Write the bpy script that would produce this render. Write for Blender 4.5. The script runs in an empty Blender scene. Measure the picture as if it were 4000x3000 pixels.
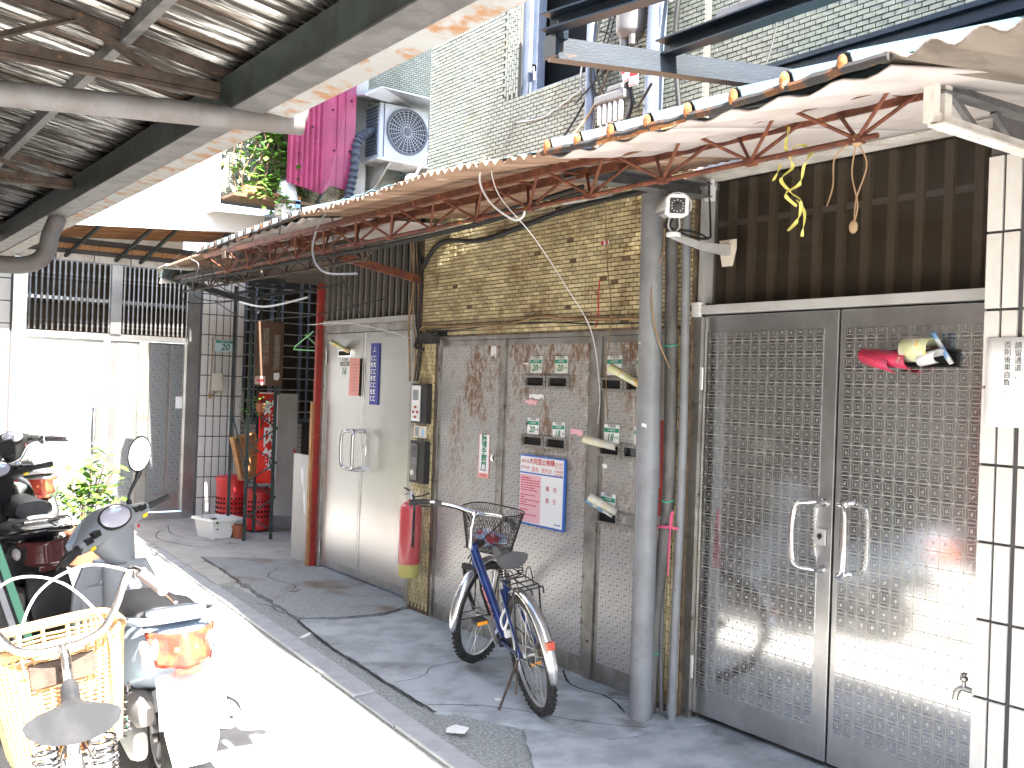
import bpy, math, random
from mathutils import Vector, Matrix, noise
rnd = random.Random(11)
sc = bpy.context.scene
COL = sc.collection
R = math.radians
V3 = Vector

# ---------------------------------------------------------------- camera, sky, sun, exposure
def setup():
    yaw, pitch, roll = R(35.8), R(0.2), R(2.0)
    fw = V3((math.sin(yaw)*math.cos(pitch), math.cos(yaw)*math.cos(pitch), math.sin(pitch)))
    r0 = V3((math.cos(yaw), -math.sin(yaw), 0)); u0 = r0.cross(fw)
    c, s = math.cos(roll), math.sin(roll)
    rt, up = c*r0+s*u0, -s*r0+c*u0
    cd = bpy.data.cameras.new('camera'); cam = bpy.data.objects.new('camera', cd); COL.objects.link(cam)
    cd.lens = 35.07; cd.sensor_width = 36; cd.sensor_fit = 'HORIZONTAL'; cd.clip_start = 0.05; cd.clip_end = 300
    m = Matrix((rt, up, -fw)).transposed().to_4x4(); m.translation = (0, 0, 1.6); cam.matrix_world = m
    sc.camera = cam
    w = bpy.data.worlds.new('World'); sc.world = w; w.use_nodes = True
    nt = w.node_tree; bg = nt.nodes['Background']
    sky = nt.nodes.new('ShaderNodeTexSky'); sky.sky_type = 'NISHITA'; sky.sun_disc = False
    d = V3((0.19, 2.2, -2.62)).normalized()
    sky.sun_elevation = math.asin(-d.z); sky.sun_rotation = math.atan2(-d.x, -d.y)
    sky.air_density = 1.0; sky.dust_density = 1.5
    nt.links.new(sky.outputs[0], bg.inputs[0]); bg.inputs[1].default_value = 0.14
    sd = bpy.data.lights.new('sun', 'SUN'); so = bpy.data.objects.new('sun', sd); COL.objects.link(so)
    sd.energy = 5.0; sd.angle = R(0.5); sd.color = (1.0, 0.95, 0.87)
    so.location = (-1, -6, 12); so.rotation_euler = d.to_track_quat('-Z', 'Y').to_euler()
    vs = sc.view_settings; vs.view_transform = 'Standard'; vs.look = 'None'; vs.gamma = 1; vs.use_curve_mapping = False
    vs.exposure = 2.95
    cy = sc.cycles
    cy.use_denoising = True; cy.max_bounces = 8; cy.diffuse_bounces = 5; cy.glossy_bounces = 4
    cy.transmission_bounces = 6; cy.transparent_max_bounces = 8; cy.caustics_reflective = False; cy.caustics_refractive = False
    cy.sample_clamp_indirect = 6
setup()

# ---------------------------------------------------------------- node helpers and materials
class G:
    def __init__(s, mt): s.nt = mt.node_tree
    def n(s, t, **k):
        nd = s.nt.nodes.new(t)
        for a, b in k.items(): setattr(nd, a, b)
        return nd
    def put(s, inp, v):
        if hasattr(v, 'is_output'): s.nt.links.new(v, inp)
        else: inp.default_value = v
    def m(s, op, *a):
        nd = s.n('ShaderNodeMath', operation=op)
        for i, v in enumerate(a): s.put(nd.inputs[i], v)
        return nd.outputs[0]
    def mix(s, f, a, b):
        nd = s.n('ShaderNodeMix', data_type='RGBA')
        s.put(nd.inputs[0], f)
        for i, v in ((6, a), (7, b)):
            s.put(nd.inputs[i], v if hasattr(v, 'is_output') else (*v[:3], 1))
        return nd.outputs[2]
    def coord(s, scale=(1, 1, 1)):
        tc = s.n('ShaderNodeTexCoord'); mp = s.n('ShaderNodeMapping')
        s.nt.links.new(tc.outputs['Object'], mp.inputs[0]); mp.inputs['Scale'].default_value = scale
        return mp.outputs[0]
    def noise(s, scale, stretch=(1, 1, 1), detail=4, rough=.6):
        nd = s.n('ShaderNodeTexNoise'); nd.inputs['Scale'].default_value = scale
        nd.inputs['Detail'].default_value = detail; nd.inputs['Roughness'].default_value = rough
        s.nt.links.new(s.coord(stretch), nd.inputs['Vector']); return nd.outputs[0]
    def ramp(s, f, lo, hi):
        nd = s.n('ShaderNodeMapRange', interpolation_type='SMOOTHSTEP'); s.put(nd.inputs[0], f)
        nd.inputs[1].default_value = lo; nd.inputs[2].default_value = hi; return nd.outputs[0]
    def xyz(s):
        tc = s.n('ShaderNodeTexCoord'); sp = s.n('ShaderNodeSeparateXYZ'); s.nt.links.new(tc.outputs['Object'], sp.inputs[0])
        return sp.outputs
    def bump(s, h, strength, dist=.01):
        b = s.n('ShaderNodeBump'); b.inputs['Strength'].default_value = strength; b.inputs['Distance'].default_value = dist
        s.put(b.inputs['Height'], h); return b.outputs[0]

def newmat(name):
    mt = bpy.data.materials.new(name); mt.use_nodes = True
    g = G(mt); return mt, g, mt.node_tree.nodes['Principled BSDF']

def M(name, c, rough=.6, metal=0, c2=None, scale=6, lo=.4, hi=.62, stretch=(1, 1, 1), bump=0, bscale=40, c3=None, scale3=20, lo3=.55, hi3=.7,
      coat=0, trans=0, alpha=1, emit=0, island=0, rough2=None, ior=1.45):
    mt, g, b = newmat(name)
    I = b.inputs
    col = (*c, 1)
    if c2:
        f = g.ramp(g.noise(scale, stretch), lo, hi); col = g.mix(f, c, c2)
        if rough2 is not None: g.put(I['Roughness'], g.m('ADD', g.m('MULTIPLY', f, rough2-rough), rough))
    if c3: col = g.mix(g.ramp(g.noise(scale3, stretch, 6), lo3, hi3), col, c3)
    if island:
        ge = g.n('ShaderNodeNewGeometry'); hs = g.n('ShaderNodeHueSaturation')
        g.put(hs.inputs['Value'], g.m('ADD', g.m('MULTIPLY', ge.outputs['Random Per Island'], island*2), 1-island)); g.put(hs.inputs['Color'], col); col = hs.outputs[0]
    g.put(I['Base Color'], col)
    if rough2 is None or not c2: I['Roughness'].default_value = rough
    I['Metallic'].default_value = metal; I['Coat Weight'].default_value = coat; I['Coat Roughness'].default_value = .08
    I['Transmission Weight'].default_value = trans; I['Alpha'].default_value = alpha; I['IOR'].default_value = ior
    if bump: g.put(I['Normal'], g.bump(g.noise(bscale, stretch, 6), bump))
    if emit: I['Emission Color'].default_value = (*c, 1); I['Emission Strength'].default_value = emit
    return mt

def steel(name, pattern, cell, off, base=.42, rough=.2, line=.55, dirt=0, axis=1, wave=.15, line_rough=.6, band=None, streak=0, metal=1.0, warm=.99):
    """etched stainless sheet: a mirror-like plate with a frosted line pattern"""
    mt, g, b = newmat(name); I = b.inputs
    x = g.xyz(); m = g.m
    uu = m('DIVIDE', m('ADD', x[axis], off[0]), cell[0]); vv = m('DIVIDE', m('ADD', x[2], off[1]), cell[1])
    fu, fv = m('FRACT', uu), m('FRACT', vv)
    a, c = m('ABSOLUTE', m('SUBTRACT', fu, .5)), m('ABSOLUTE', m('SUBTRACT', fv, .5))
    mx = m('MAXIMUM', a, c)
    def inside(v, lo, hi): return m('MULTIPLY', m('GREATER_THAN', v, lo), m('LESS_THAN', v, hi))
    if pattern == 'star':
        L = [m('GREATER_THAN', mx, .468), inside(mx, .235, .272),
             m('MULTIPLY', m('LESS_THAN', m('ABSOLUTE', m('SUBTRACT', a, c)), .026), m('GREATER_THAN', mx, .27)),
             m('MULTIPLY', inside(a, .37, .395), m('LESS_THAN', c, .38)),
             m('MULTIPLY', m('MULTIPLY', m('LESS_THAN', m('MINIMUM', a, c), .075), m('LESS_THAN', mx, .13)), .55)]
    elif pattern == 'key':
        par = m('FLOORED_MODULO', m('ADD', m('FLOOR', uu), m('FLOOR', vv)), 2.0)
        p = m('ADD', m('MULTIPLY', fu, m('SUBTRACT', 1.0, par)), m('MULTIPLY', m('SUBTRACT', 1.0, fu), par))
        q = m('ADD', m('MULTIPLY', fv, m('SUBTRACT', 1.0, par)), m('MULTIPLY', m('SUBTRACT', 1.0, fv), par))
        L = [m('GREATER_THAN', mx, .475), m('MULTIPLY', inside(p, .28, .72), inside(q, .56, .68)), m('MULTIPLY', inside(p, .60, .72), inside(q, .26, .6))]
    else:
        L = [inside(mx, .28, .4), m('LESS_THAN', mx, .1)]
    k = L[0]
    for e in L[1:]: k = m('MAXIMUM', k, e)
    if band:
        k = m('MULTIPLY', k, m('ADD', m('MULTIPLY', g.ramp(x[2], band[0], band[1]), 1-band[2]), band[2]))
    plate = (base*warm, base, base*(2-warm)); lin = (line, line*.985, line*.94)
    col = g.mix(k, plate, lin)
    rg = m('ADD', m('MULTIPLY', k, line_rough-rough), rough)
    mt_metal = m('MULTIPLY', m('SUBTRACT', 1.0, m('MULTIPLY', k, .45)), metal)
    if dirt:
        f = g.ramp(g.noise(2.6, (1, 1, .7), 8, .7), .42, .58); f2 = g.ramp(g.noise(34, (1, 1, .6), 6), .34, .58)
        ff = m('MULTIPLY', m('MULTIPLY', f, f2), dirt)
        ff = m('MULTIPLY', ff, g.ramp(x[2], .5, 1.5))
        col = g.mix(ff, col, (.17, .095, .05)); rg = m('ADD', rg, m('MULTIPLY', ff, .4)); mt_metal = m('MULTIPLY', mt_metal, m('SUBTRACT', 1.0, ff))
    g.put(I['Base Color'], col); g.put(I['Roughness'], rg); g.put(I['Metallic'], mt_metal)
    h = g.noise(2.2, (1, 1, 1.6), 1)
    h2 = g.noise(60, (.01, .01, 1), 1)
    g.put(I['Normal'], g.bump(m('ADD', m('MULTIPLY', h, 1.0), m('MULTIPLY', h2, streak)), wave, .02))
    return mt

MT = {}
def mats():
    A = MT
    A['ground'] = M('light_concrete', (.47, .46, .44), .85, c2=(.40, .39, .37), scale=3, bump=.35, bscale=60, c3=(.18, .17, .16), scale3=9, lo3=.6, hi3=.75)
    A['cement'] = M('cement_slab', (.45, .49, .52), .65, c2=(.31, .345, .365), scale=3.5, stretch=(1, 1.2, 1), bump=.35, bscale=90, c3=(.17, .175, .17), scale3=2.6, lo3=.52, hi3=.72)
    A['agg'] = M('rough_aggregate', (.40, .43, .43), .85, c2=(.23, .25, .25), scale=70, lo=.35, hi=.6, bump=1.0, bscale=55, c3=(.36, .37, .36), scale3=110, lo3=.58, hi3=.66)
    A['asphalt'] = M('old_asphalt', (.37, .385, .395), .85, c2=(.25, .26, .27), scale=80, bump=.8, bscale=80, c3=(.17, .13, .09), scale3=1.6, lo3=.48, hi3=.7)
    A['kerb'] = M('kerb_concrete', (.42, .44, .46), .8, c2=(.36, .38, .40), scale=8, bump=.3, bscale=120)
    A['mortar'] = M('dark_mortar', (.17, .12, .075), .9, c2=(.09, .065, .045), scale=20)
    A['mortar_up'] = M('grey_mortar', (.095, .095, .085), .9)
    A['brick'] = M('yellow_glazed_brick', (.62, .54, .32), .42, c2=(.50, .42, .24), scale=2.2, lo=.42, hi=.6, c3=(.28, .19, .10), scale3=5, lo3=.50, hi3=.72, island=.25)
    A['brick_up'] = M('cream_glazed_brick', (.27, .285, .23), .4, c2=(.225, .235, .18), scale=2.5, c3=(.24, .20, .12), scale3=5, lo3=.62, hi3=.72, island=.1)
    A['white_tile'] = M('white_wall_tile', (.70, .68, .645), .3, c2=(.62, .59, .55), scale=3, island=.05, c3=(.4, .36, .3), scale3=14, lo3=.7, hi3=.76)
    A['grout'] = M('dark_grout', (.10, .095, .10), .8)
    A['white_wall'] = M('white_rendered_wall', (.78, .78, .76), .8, c2=(.70, .70, .68), scale=4)
    A['plaster'] = M('old_plaster', (.52, .50, .47), .9, c2=(.42, .40, .37), scale=2, bump=.2)
    A['dark'] = M('dark_interior', (.006, .006, .006), .9)  # near-black colour stands in for the shade inside openings
    A['star'] = steel('etched_steel_star', 'star', (.0508, .064), (0, 0), base=.62, rough=.11, line=.48, wave=.04, line_rough=.38)
    A['key'] = steel('etched_steel_key', 'key', (.061, .042), (0, 0), base=.54, rough=.31, line=.27, dirt=1.0, wave=.05, line_rough=.6, metal=.5, warm=1.015)
    A['keyfar'] = steel('etched_steel_far', 'key', (.075, .085), (0, 0), base=.36, rough=.38, line=.17, axis=0, wave=.05, metal=.75, warm=.93)
    A['oval'] = steel('brushed_steel_oval', 'oval', (.045, .036), (0, 0), base=.62, rough=.3, line=.5, wave=.16, band=(1.76, 1.8, .18), streak=.12, line_rough=.5)
    A['steel'] = M('stainless_steel', (.58, .58, .58), .28, .9, c2=(.48, .475, .47), scale=5, bump=.03)
    A['steel_dull'] = M('dull_steel', (.44, .43, .41), .42, .85, c2=(.32, .30, .27), scale=6, c3=(.14, .09, .055), scale3=14, lo3=.6, hi3=.72)
    A['chrome'] = M('chrome', (.75, .75, .76), .12, 1)
    A['chrome_old'] = M('old_chrome', (.6, .58, .57), .25, 1, c2=(.3, .22, .16), scale=30, lo=.6, hi=.75)
    A['alu'] = M('aluminium', (.62, .63, .64), .4, .8)
    A['white_alu'] = M('painted_aluminium', (.46, .46, .455), .45, c2=(.40, .39, .38), scale=5)
    A['white'] = M('white_paint', (.78, .78, .76), .5)
    A['white_dirty'] = M('old_white_paint', (.70, .67, .62), .6, c2=(.55, .50, .45), scale=8, c3=(.16, .10, .06), scale3=45, lo3=.64, hi3=.7)
    A['soffit'] = M('white_soffit_sheet', (.54, .485, .46), .6, c2=(.46, .40, .375), scale=2.5, c3=(.32, .22, .16), scale3=7, lo3=.60, hi3=.8)
    A['rust'] = M('rusty_red_steel', (.15, .048, .025), .75, c2=(.085, .028, .017), scale=14, c3=(.28, .095, .03), scale3=22, lo3=.55, hi3=.7, bump=.3, bscale=120)
    A['rust_bright'] = M('bright_orange_rust', (.42, .17, .05), .8, c2=(.22, .075, .025), scale=30, c3=(.55, .38, .24), scale3=35, lo3=.58, hi3=.68, bump=.4, bscale=90)
    A['rust_dark'] = M('dark_brown_steel', (.065, .046, .037), .7, c2=(.11, .08, .062), scale=12, c3=(.2, .11, .06), scale3=30, lo3=.6, hi3=.7, bump=.2, bscale=150)
    A['roof_top'] = M('pale_blue_roof_sheet', (.07, .12, .14), .5, c2=(.05, .09, .105), scale=10)
    A['roof_edge'] = M('black_bitumen', (.035, .033, .032), .8, c2=(.12, .05, .02), scale=14, lo=.5, hi=.62)
    A['asb'] = M('brown_corrugated_sheet', (.33, .215, .15), .8, c2=(.22, .13, .085), scale=5, stretch=(.4, 2, 1), c3=(.50, .38, .28), scale3=7, lo3=.57, hi3=.7)
    A['asb_grey'] = M('grey_cement_sheet', (.20, .165, .135), .85, c2=(.13, .105, .085), scale=6, stretch=(.4, 2, 1), bump=.3, bscale=80)
    A['roof_in'] = M('galvanised_roof_underside', (.62, .62, .60), .18, .95, c2=(.06, .055, .05), scale=9, stretch=(.22, 5, 1), lo=.40, hi=.58, c3=(.06, .045, .035), scale3=2.2, lo3=.5, hi3=.66, bump=.35, bscale=24, rough2=.5)
    A['gutter'] = M('painted_gutter', (.40, .41, .41), .5, c2=(.35, .35, .34), scale=3, c3=(.36, .18, .075), scale3=11, lo3=.48, hi3=.66)
    A['galv'] = M('grey_galvanised_steel', (.20, .195, .195), .5, .4, c2=(.14, .135, .135), scale=9)
    A['dgreen'] = M('dark_green_steel', (.05, .07, .065), .5, c2=(.035, .04, .04), scale=9)
    A['blue'] = M('dark_blue_steel', (.006, .013, .023), .45, .0, c2=(.010, .019, .030), scale=7, stretch=(1, 1, 3), c3=(.05, .035, .028), scale3=12, lo3=.62, hi3=.72, bump=.1, bscale=60)
    A['bluegrey'] = M('blue_grey_pvc', (.19, .23, .30), .4, c2=(.15, .185, .245), scale=5)
    A['pvc'] = M('grey_pvc', (.235, .245, .26), .42, c2=(.19, .195, .205), scale=5, c3=(.10, .10, .10), scale3=24, lo3=.66, hi3=.74)
    A['pvc_dirty'] = M('dirty_grey_pvc', (.15, .145, .14), .6, c2=(.08, .075, .07), scale=8, stretch=(1, 1, .4))
    A['pvc_light'] = M('pale_grey_pvc', (.20, .19, .192), .5, c2=(.16, .145, .14), scale=6)
    A['redpaint'] = M('red_painted_steel', (.36, .03, .025), .5, c2=(.25, .03, .02), scale=9, c3=(.33, .16, .08), scale3=14, lo3=.62, hi3=.7)
    A['redplastic'] = M('red_bin_plastic', (.62, .03, .035), .4, c2=(.5, .03, .03), scale=5)
    A['extred'] = M('extinguisher_red', (.50, .015, .03), .3, coat=.5)
    A['yellowpaint'] = M('olive_yellow_paint', (.5, .45, .10), .5)
    A['black'] = M('black_plastic', (.018, .018, .019), .4)
    A['black_gloss'] = M('black_gloss_paint', (.012, .012, .015), .18, coat=.5)
    A['black_rub'] = M('black_rubber', (.022, .022, .022), .75, c2=(.04, .04, .04), scale=20)
    A['saddle'] = M('black_vinyl', (.03, .032, .036), .45, c2=(.05, .05, .055), scale=8)
    A['cable'] = M('black_cable', (.02, .02, .02), .55)
    A['cable_w'] = M('white_cable', (.62, .62, .62), .5)
    A['cable_b'] = M('tan_cable', (.34, .22, .12), .6, c2=(.2, .13, .07), scale=6)
    A['cable_g'] = M('grey_cable', (.22, .22, .22), .55)
    A['glass_dark'] = M('brown_tinted_glass', (.035, .026, .018), .12, c2=(.05, .038, .026), scale=2)
    A['batten'] = M('brown_batten', (.20, .155, .11), .5)
    A['cream_plastic'] = M('cream_plastic', (.68, .62, .52), .4)
    A['white_plastic'] = M('white_plastic', (.80, .80, .79), .35)
    A['grey_plastic'] = M('grey_plastic', (.25, .265, .285), .45, bump=.05, bscale=300)
    A['scoot'] = M('silver_blue_paint', (.40, .48, .58), .3, .15, coat=.6)
    A['scoot_w'] = M('white_scooter_paint', (.62, .62, .62), .3, coat=.5)
    A['lens'] = M('clear_lens', (.72, .70, .80), .1, trans=.3)
    A['lens_clear'] = M('clear_indicator', (.80, .76, .74), .12, trans=.25)
    A['lens_red'] = M('red_lamp_lens', (.80, .10, .07), .15, trans=.45, coat=.5, c2=(.85, .22, .10), scale=14)
    A['lens_dark'] = M('smoked_lamp_lens', (.09, .02, .022), .15, coat=.5)
    A['lens_org'] = M('orange_lamp_core', (.9, .33, .10), .2, coat=.4)
    A['amber'] = M('amber_reflector', (.85, .33, .02), .25)
    A['mirror'] = M('mirror_glass', (.9, .9, .9), .03, 1)
    A['bikeblue'] = M('blue_bike_paint', (.03, .06, .22), .25, .3, coat=.6, c2=(.02, .04, .15), scale=4)
    A['pink'] = M('pink_paint', (.72, .30, .34), .5)
    A['pinkpaper'] = M('pink_paper', (.80, .45, .50), .8)
    A['salmon'] = M('salmon_paper', (.80, .36, .33), .8)
    A['paper'] = M('white_paper', (.80, .80, .80), .8)
    A['paper_y'] = M('cream_newsprint', (.74, .70, .52), .8, c2=(.78, .77, .72), scale=14, lo=.45, hi=.55)
    A['paper_b'] = M('blue_printed_paper', (.2, .4, .68), .6, c2=(.75, .78, .8), scale=12, lo=.45, hi=.55)
    A['paper_r'] = M('red_printed_paper', (.55, .03, .08), .5, c2=(.35, .05, .12), scale=14, c3=(.75, .5, .2), scale3=16, lo3=.58, hi3=.64)
    A['paper_l'] = M('lime_printed_paper', (.66, .68, .38), .6, c2=(.78, .79, .72), scale=12, c3=(.8, .55, .1), scale3=18, lo3=.55, hi3=.6)
    A['signblue'] = M('blue_enamel', (.03, .13, .50), .4)
    A['navy'] = M('navy_enamel', (.03, .04, .30), .4)
    A['signgreen'] = M('green_enamel', (.02, .27, .17), .5)
    A['signbrown'] = M('brown_sign_board', (.105, .062, .042), .6)
    A['bannerred'] = M('red_banner_cloth', (.72, .03, .015), .7)
    A['ink'] = M('black_ink', (.03, .03, .03), .7)
    A['ink_red'] = M('red_ink', (.55, .03, .04), .7)
    A['ink_grey'] = M('faded_grey_ink', (.25, .23, .20), .7)
    A['ink_green'] = M('dark_green_ink', (.02, .20, .10), .6)
    A['wood'] = M('orange_wood', (.42, .22, .09), .6, c2=(.3, .14, .055), scale=8, stretch=(6, 1, 1))
    A['wood_soffit'] = M('brown_plank_soffit', (.36, .19, .09), .7, c2=(.24, .115, .05), scale=6, stretch=(.3, 4, 1))
    A['wicker'] = M('tan_plastic_wicker', (.66, .42, .20), .5, c2=(.55, .33, .15), scale=20)
    A['terracotta'] = M('terracotta', (.36, .12, .065), .8)
    A['soil'] = M('dark_soil', (.05, .038, .028), .95)
    A['leaf'] = M('green_leaf', (.075, .19, .025), .45, c2=(.14, .26, .04), scale=5, island=.35)
    A['leaf2'] = M('dark_green_leaf', (.035, .10, .02), .4, c2=(.06, .14, .03), scale=5, island=.35)
    for k in ('leaf', 'leaf2'):
        A[k].node_tree.nodes['Principled BSDF'].inputs['Transmission Weight'].default_value = .0
    A['twig'] = M('brown_twig', (.16, .10, .055), .8)
    A['cagegreen'] = M('dark_green_cage_paint', (.03, .11, .08), .5)
    A['burgundy'] = M('burgundy_sheet', (.36, .055, .13), .4, c2=(.28, .045, .10), scale=4, c3=(.45, .25, .22), scale3=20, lo3=.68, hi3=.74)
    A['ac'] = M('white_ac_casing', (.52, .54, .58), .4, c2=(.46, .48, .51), scale=4)
    A['acgrille'] = M('dark_fan_grille', (.09, .105, .13), .5)
    A['acdark'] = M('dark_fan_cavity', (.035, .04, .05), .8)
    A['duct'] = M('dark_blue_grey_duct', (.055, .065, .085), .5)
    A['pinkstring'] = M('pink_plastic_string', (.62, .10, .19), .5)
    A['greenwire'] = M('green_wire', (.04, .42, .28), .5)
    A['yellow'] = M('yellow_plastic_strap', (.60, .55, .14), .4)
    A['greenplastic'] = M('light_green_plastic', (.25, .6, .28), .4)
    A['film'] = M('clear_plastic_film', (.92, .9, .88), .15, alpha=.07, bump=.5, bscale=30)
    A['led'] = M('white_led', (.75, .75, .8), .3)
    A['skyblue'] = M('sky_blue_plastic', (.3, .5, .75), .4)
    A['spoke'] = M('spoke_steel', (.6, .6, .6), .3, .9)
    A['redstick'] = M('red_stick', (.5, .05, .03), .5)
    A['sticker_y'] = M('yellow_sticker', (.85, .65, .05), .5)
mats()

# ---------------------------------------------------------------- mesh helpers
class MB:
    def __init__(s): s.v = []; s.f = []; s.mi = []; s.cur = 0
    def add(s, vs, fs):
        o = len(s.v); s.v += [V3(p) for p in vs]; s.f += [tuple(o+i for i in f) for f in fs]; s.mi += [s.cur]*len(fs); return s
    def box(s, x0, x1, y0, y1, z0, z1):
        if x0 > x1: x0, x1 = x1, x0
        if y0 > y1: y0, y1 = y1, y0
        if z0 > z1: z0, z1 = z1, z0
        return s.add([(x0, y0, z0), (x1, y0, z0), (x1, y1, z0), (x0, y1, z0), (x0, y0, z1), (x1, y0, z1), (x1, y1, z1), (x0, y1, z1)],
                     [(0, 3, 2, 1), (4, 5, 6, 7), (0, 1, 5, 4), (1, 2, 6, 5), (2, 3, 7, 6), (3, 0, 4, 7)])
    def frame(s, p, q, up=(0, 0, 1)):
        p, q = V3(p), V3(q); d = (q-p).normalized(); up = V3(up)
        if abs(d.dot(up)) > .98: up = V3((1, 0, 0))
        a = d.cross(up).normalized(); b = a.cross(d); return p, q, a, b
    def sweep(s, sec, p, q, up=(0, 0, 1)):
        p, q, a, b = s.frame(p, q, up); n = len(sec)
        vs = [p+a*x+b*y for x, y in sec]+[q+a*x+b*y for x, y in sec]
        fs = [(i, (i+1) % n, n+(i+1) % n, n+i) for i in range(n)]+[tuple(range(n))[::-1], tuple(range(n, 2*n))]
        return s.add(vs, fs)
    def bar(s, p, q, w, h, up=(0, 0, 1)):
        return s.sweep([(-w/2, -h/2), (w/2, -h/2), (w/2, h/2), (-w/2, h/2)], p, q, up)
    def angle(s, p, q, w, t=.005, up=(0, 0, 1)):
        return s.sweep([(0, 0), (w, 0), (w, t), (t, t), (t, w), (0, w)], p, q, up)
    def chan(s, p, q, w, h, t=.006, up=(0, 0, 1), side=1):
        sec = [(0, -h/2), (w, -h/2), (w, -h/2+t), (t, -h/2+t), (t, h/2-t), (w, h/2-t), (w, h/2), (0, h/2)]
        if side < 0: sec = [(-x, y) for x, y in sec][::-1]
        return s.sweep(sec, p, q, up)
    def tube(s, pts, r, n=8, closed=False, caps=True):
        pts = [V3(p) for p in pts]; N = len(pts)
        rs = r if isinstance(r, (list, tuple)) else [r]*N
        tang = []
        for i in range(N):
            if closed: t = pts[(i+1) % N]-pts[i-1]
            else: t = pts[min(i+1, N-1)]-pts[max(i-1, 0)]
            tang.append(t.normalized() if t.length > 1e-9 else V3((0, 0, 1)))
        t0 = tang[0]; ref = V3((0, 0, 1)) if abs(t0.z) < .9 else V3((1, 0, 0))
        a = t0.cross(ref).normalized(); vs = []
        for i in range(N):
            if i:
                ax = tang[i-1].cross(tang[i])
                if ax.length > 1e-8:
                    a = Matrix.Rotation(tang[i-1].angle(tang[i]), 3, ax.normalized()) @ a
            b = tang[i].cross(a)
            for k in range(n):
                th = 2*math.pi*k/n; vs.append(pts[i]+(a*math.cos(th)+b*math.sin(th))*rs[i])
        fs = []
        for i in range(N if closed else N-1):
            j = (i+1) % N
            for k in range(n): fs.append((i*n+k, i*n+(k+1) % n, j*n+(k+1) % n, j*n+k))
        if caps and not closed: fs += [tuple(range(n))[::-1], tuple(range((N-1)*n, N*n))]
        return s.add(vs, fs)
    def lathe(s, prof, c=(0, 0, 0), axis=(0, 0, 1), n=20, sx=1, sy=1, nocap=False):
        c = V3(c); ax = V3(axis).normalized(); ref = V3((1, 0, 0)) if abs(ax.x) < .9 else V3((0, 1, 0))
        a = (ref-ax*ref.dot(ax)).normalized(); b = ax.cross(a); vs = []; m = len(prof)
        for r, z in prof:
            for k in range(n):
                th = 2*math.pi*k/n; vs.append(c+ax*z+a*(r*sx*math.cos(th))+b*(r*sy*math.sin(th)))
        fs = [(i*n+k, i*n+(k+1) % n, (i+1)*n+(k+1) % n, (i+1)*n+k) for i in range(m-1) for k in range(n)]
        if prof[0] == prof[-1] or nocap: return s.add(vs, fs)
        if prof[0][0] > 1e-6: fs.append(tuple(range(n))[::-1])
        if prof[-1][0] > 1e-6: fs.append(tuple(range((m-1)*n, m*n)))
        return s.add(vs, fs)
    def ell(s, c, rx, ry, rz, n=14, m=8):
        vs = []; fs = []
        for i in range(m+1):
            ph = math.pi*i/m
            for k in range(n):
                th = 2*math.pi*k/n; vs.append((c[0]+rx*math.sin(ph)*math.cos(th), c[1]+ry*math.sin(ph)*math.sin(th), c[2]-rz*math.cos(ph)))
        fs = [(i*n+k, i*n+(k+1) % n, (i+1)*n+(k+1) % n, (i+1)*n+k) for i in range(m) for k in range(n)]
        return s.add(vs, fs)
    def loft(s, rings, caps=True, closed=True):
        n = len(rings[0]); vs = [p for r in rings for p in r]
        fs = [(i*n+k, i*n+(k+1) % n, (i+1)*n+(k+1) % n, (i+1)*n+k) for i in range(len(rings)-1) for k in range(n if closed else n-1)]
        if caps: fs += [tuple(range(n))[::-1], tuple(range((len(rings)-1)*n, len(rings)*n))]
        return s.add(vs, fs)
    def prism(s, poly, d):
        d = V3(d); n = len(poly); vs = [V3(p) for p in poly]+[V3(p)+d for p in poly]
        return s.add(vs, [tuple(range(n))[::-1], tuple(range(n, 2*n))]+[(i, (i+1) % n, n+(i+1) % n, n+i) for i in range(n)])
    def grid(s, fn, nu, nv, thick=None):
        vs = [fn(i/nu, j/nv) for i in range(nu+1) for j in range(nv+1)]; w = nv+1
        s.add(vs, [(i*w+j, (i+1)*w+j, (i+1)*w+j+1, i*w+j+1) for i in range(nu) for j in range(nv)]); return s
    def disc(s, c, r, axis, n=20): return s.lathe([(0, 0), (r, 0)], c, axis, n)

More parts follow.
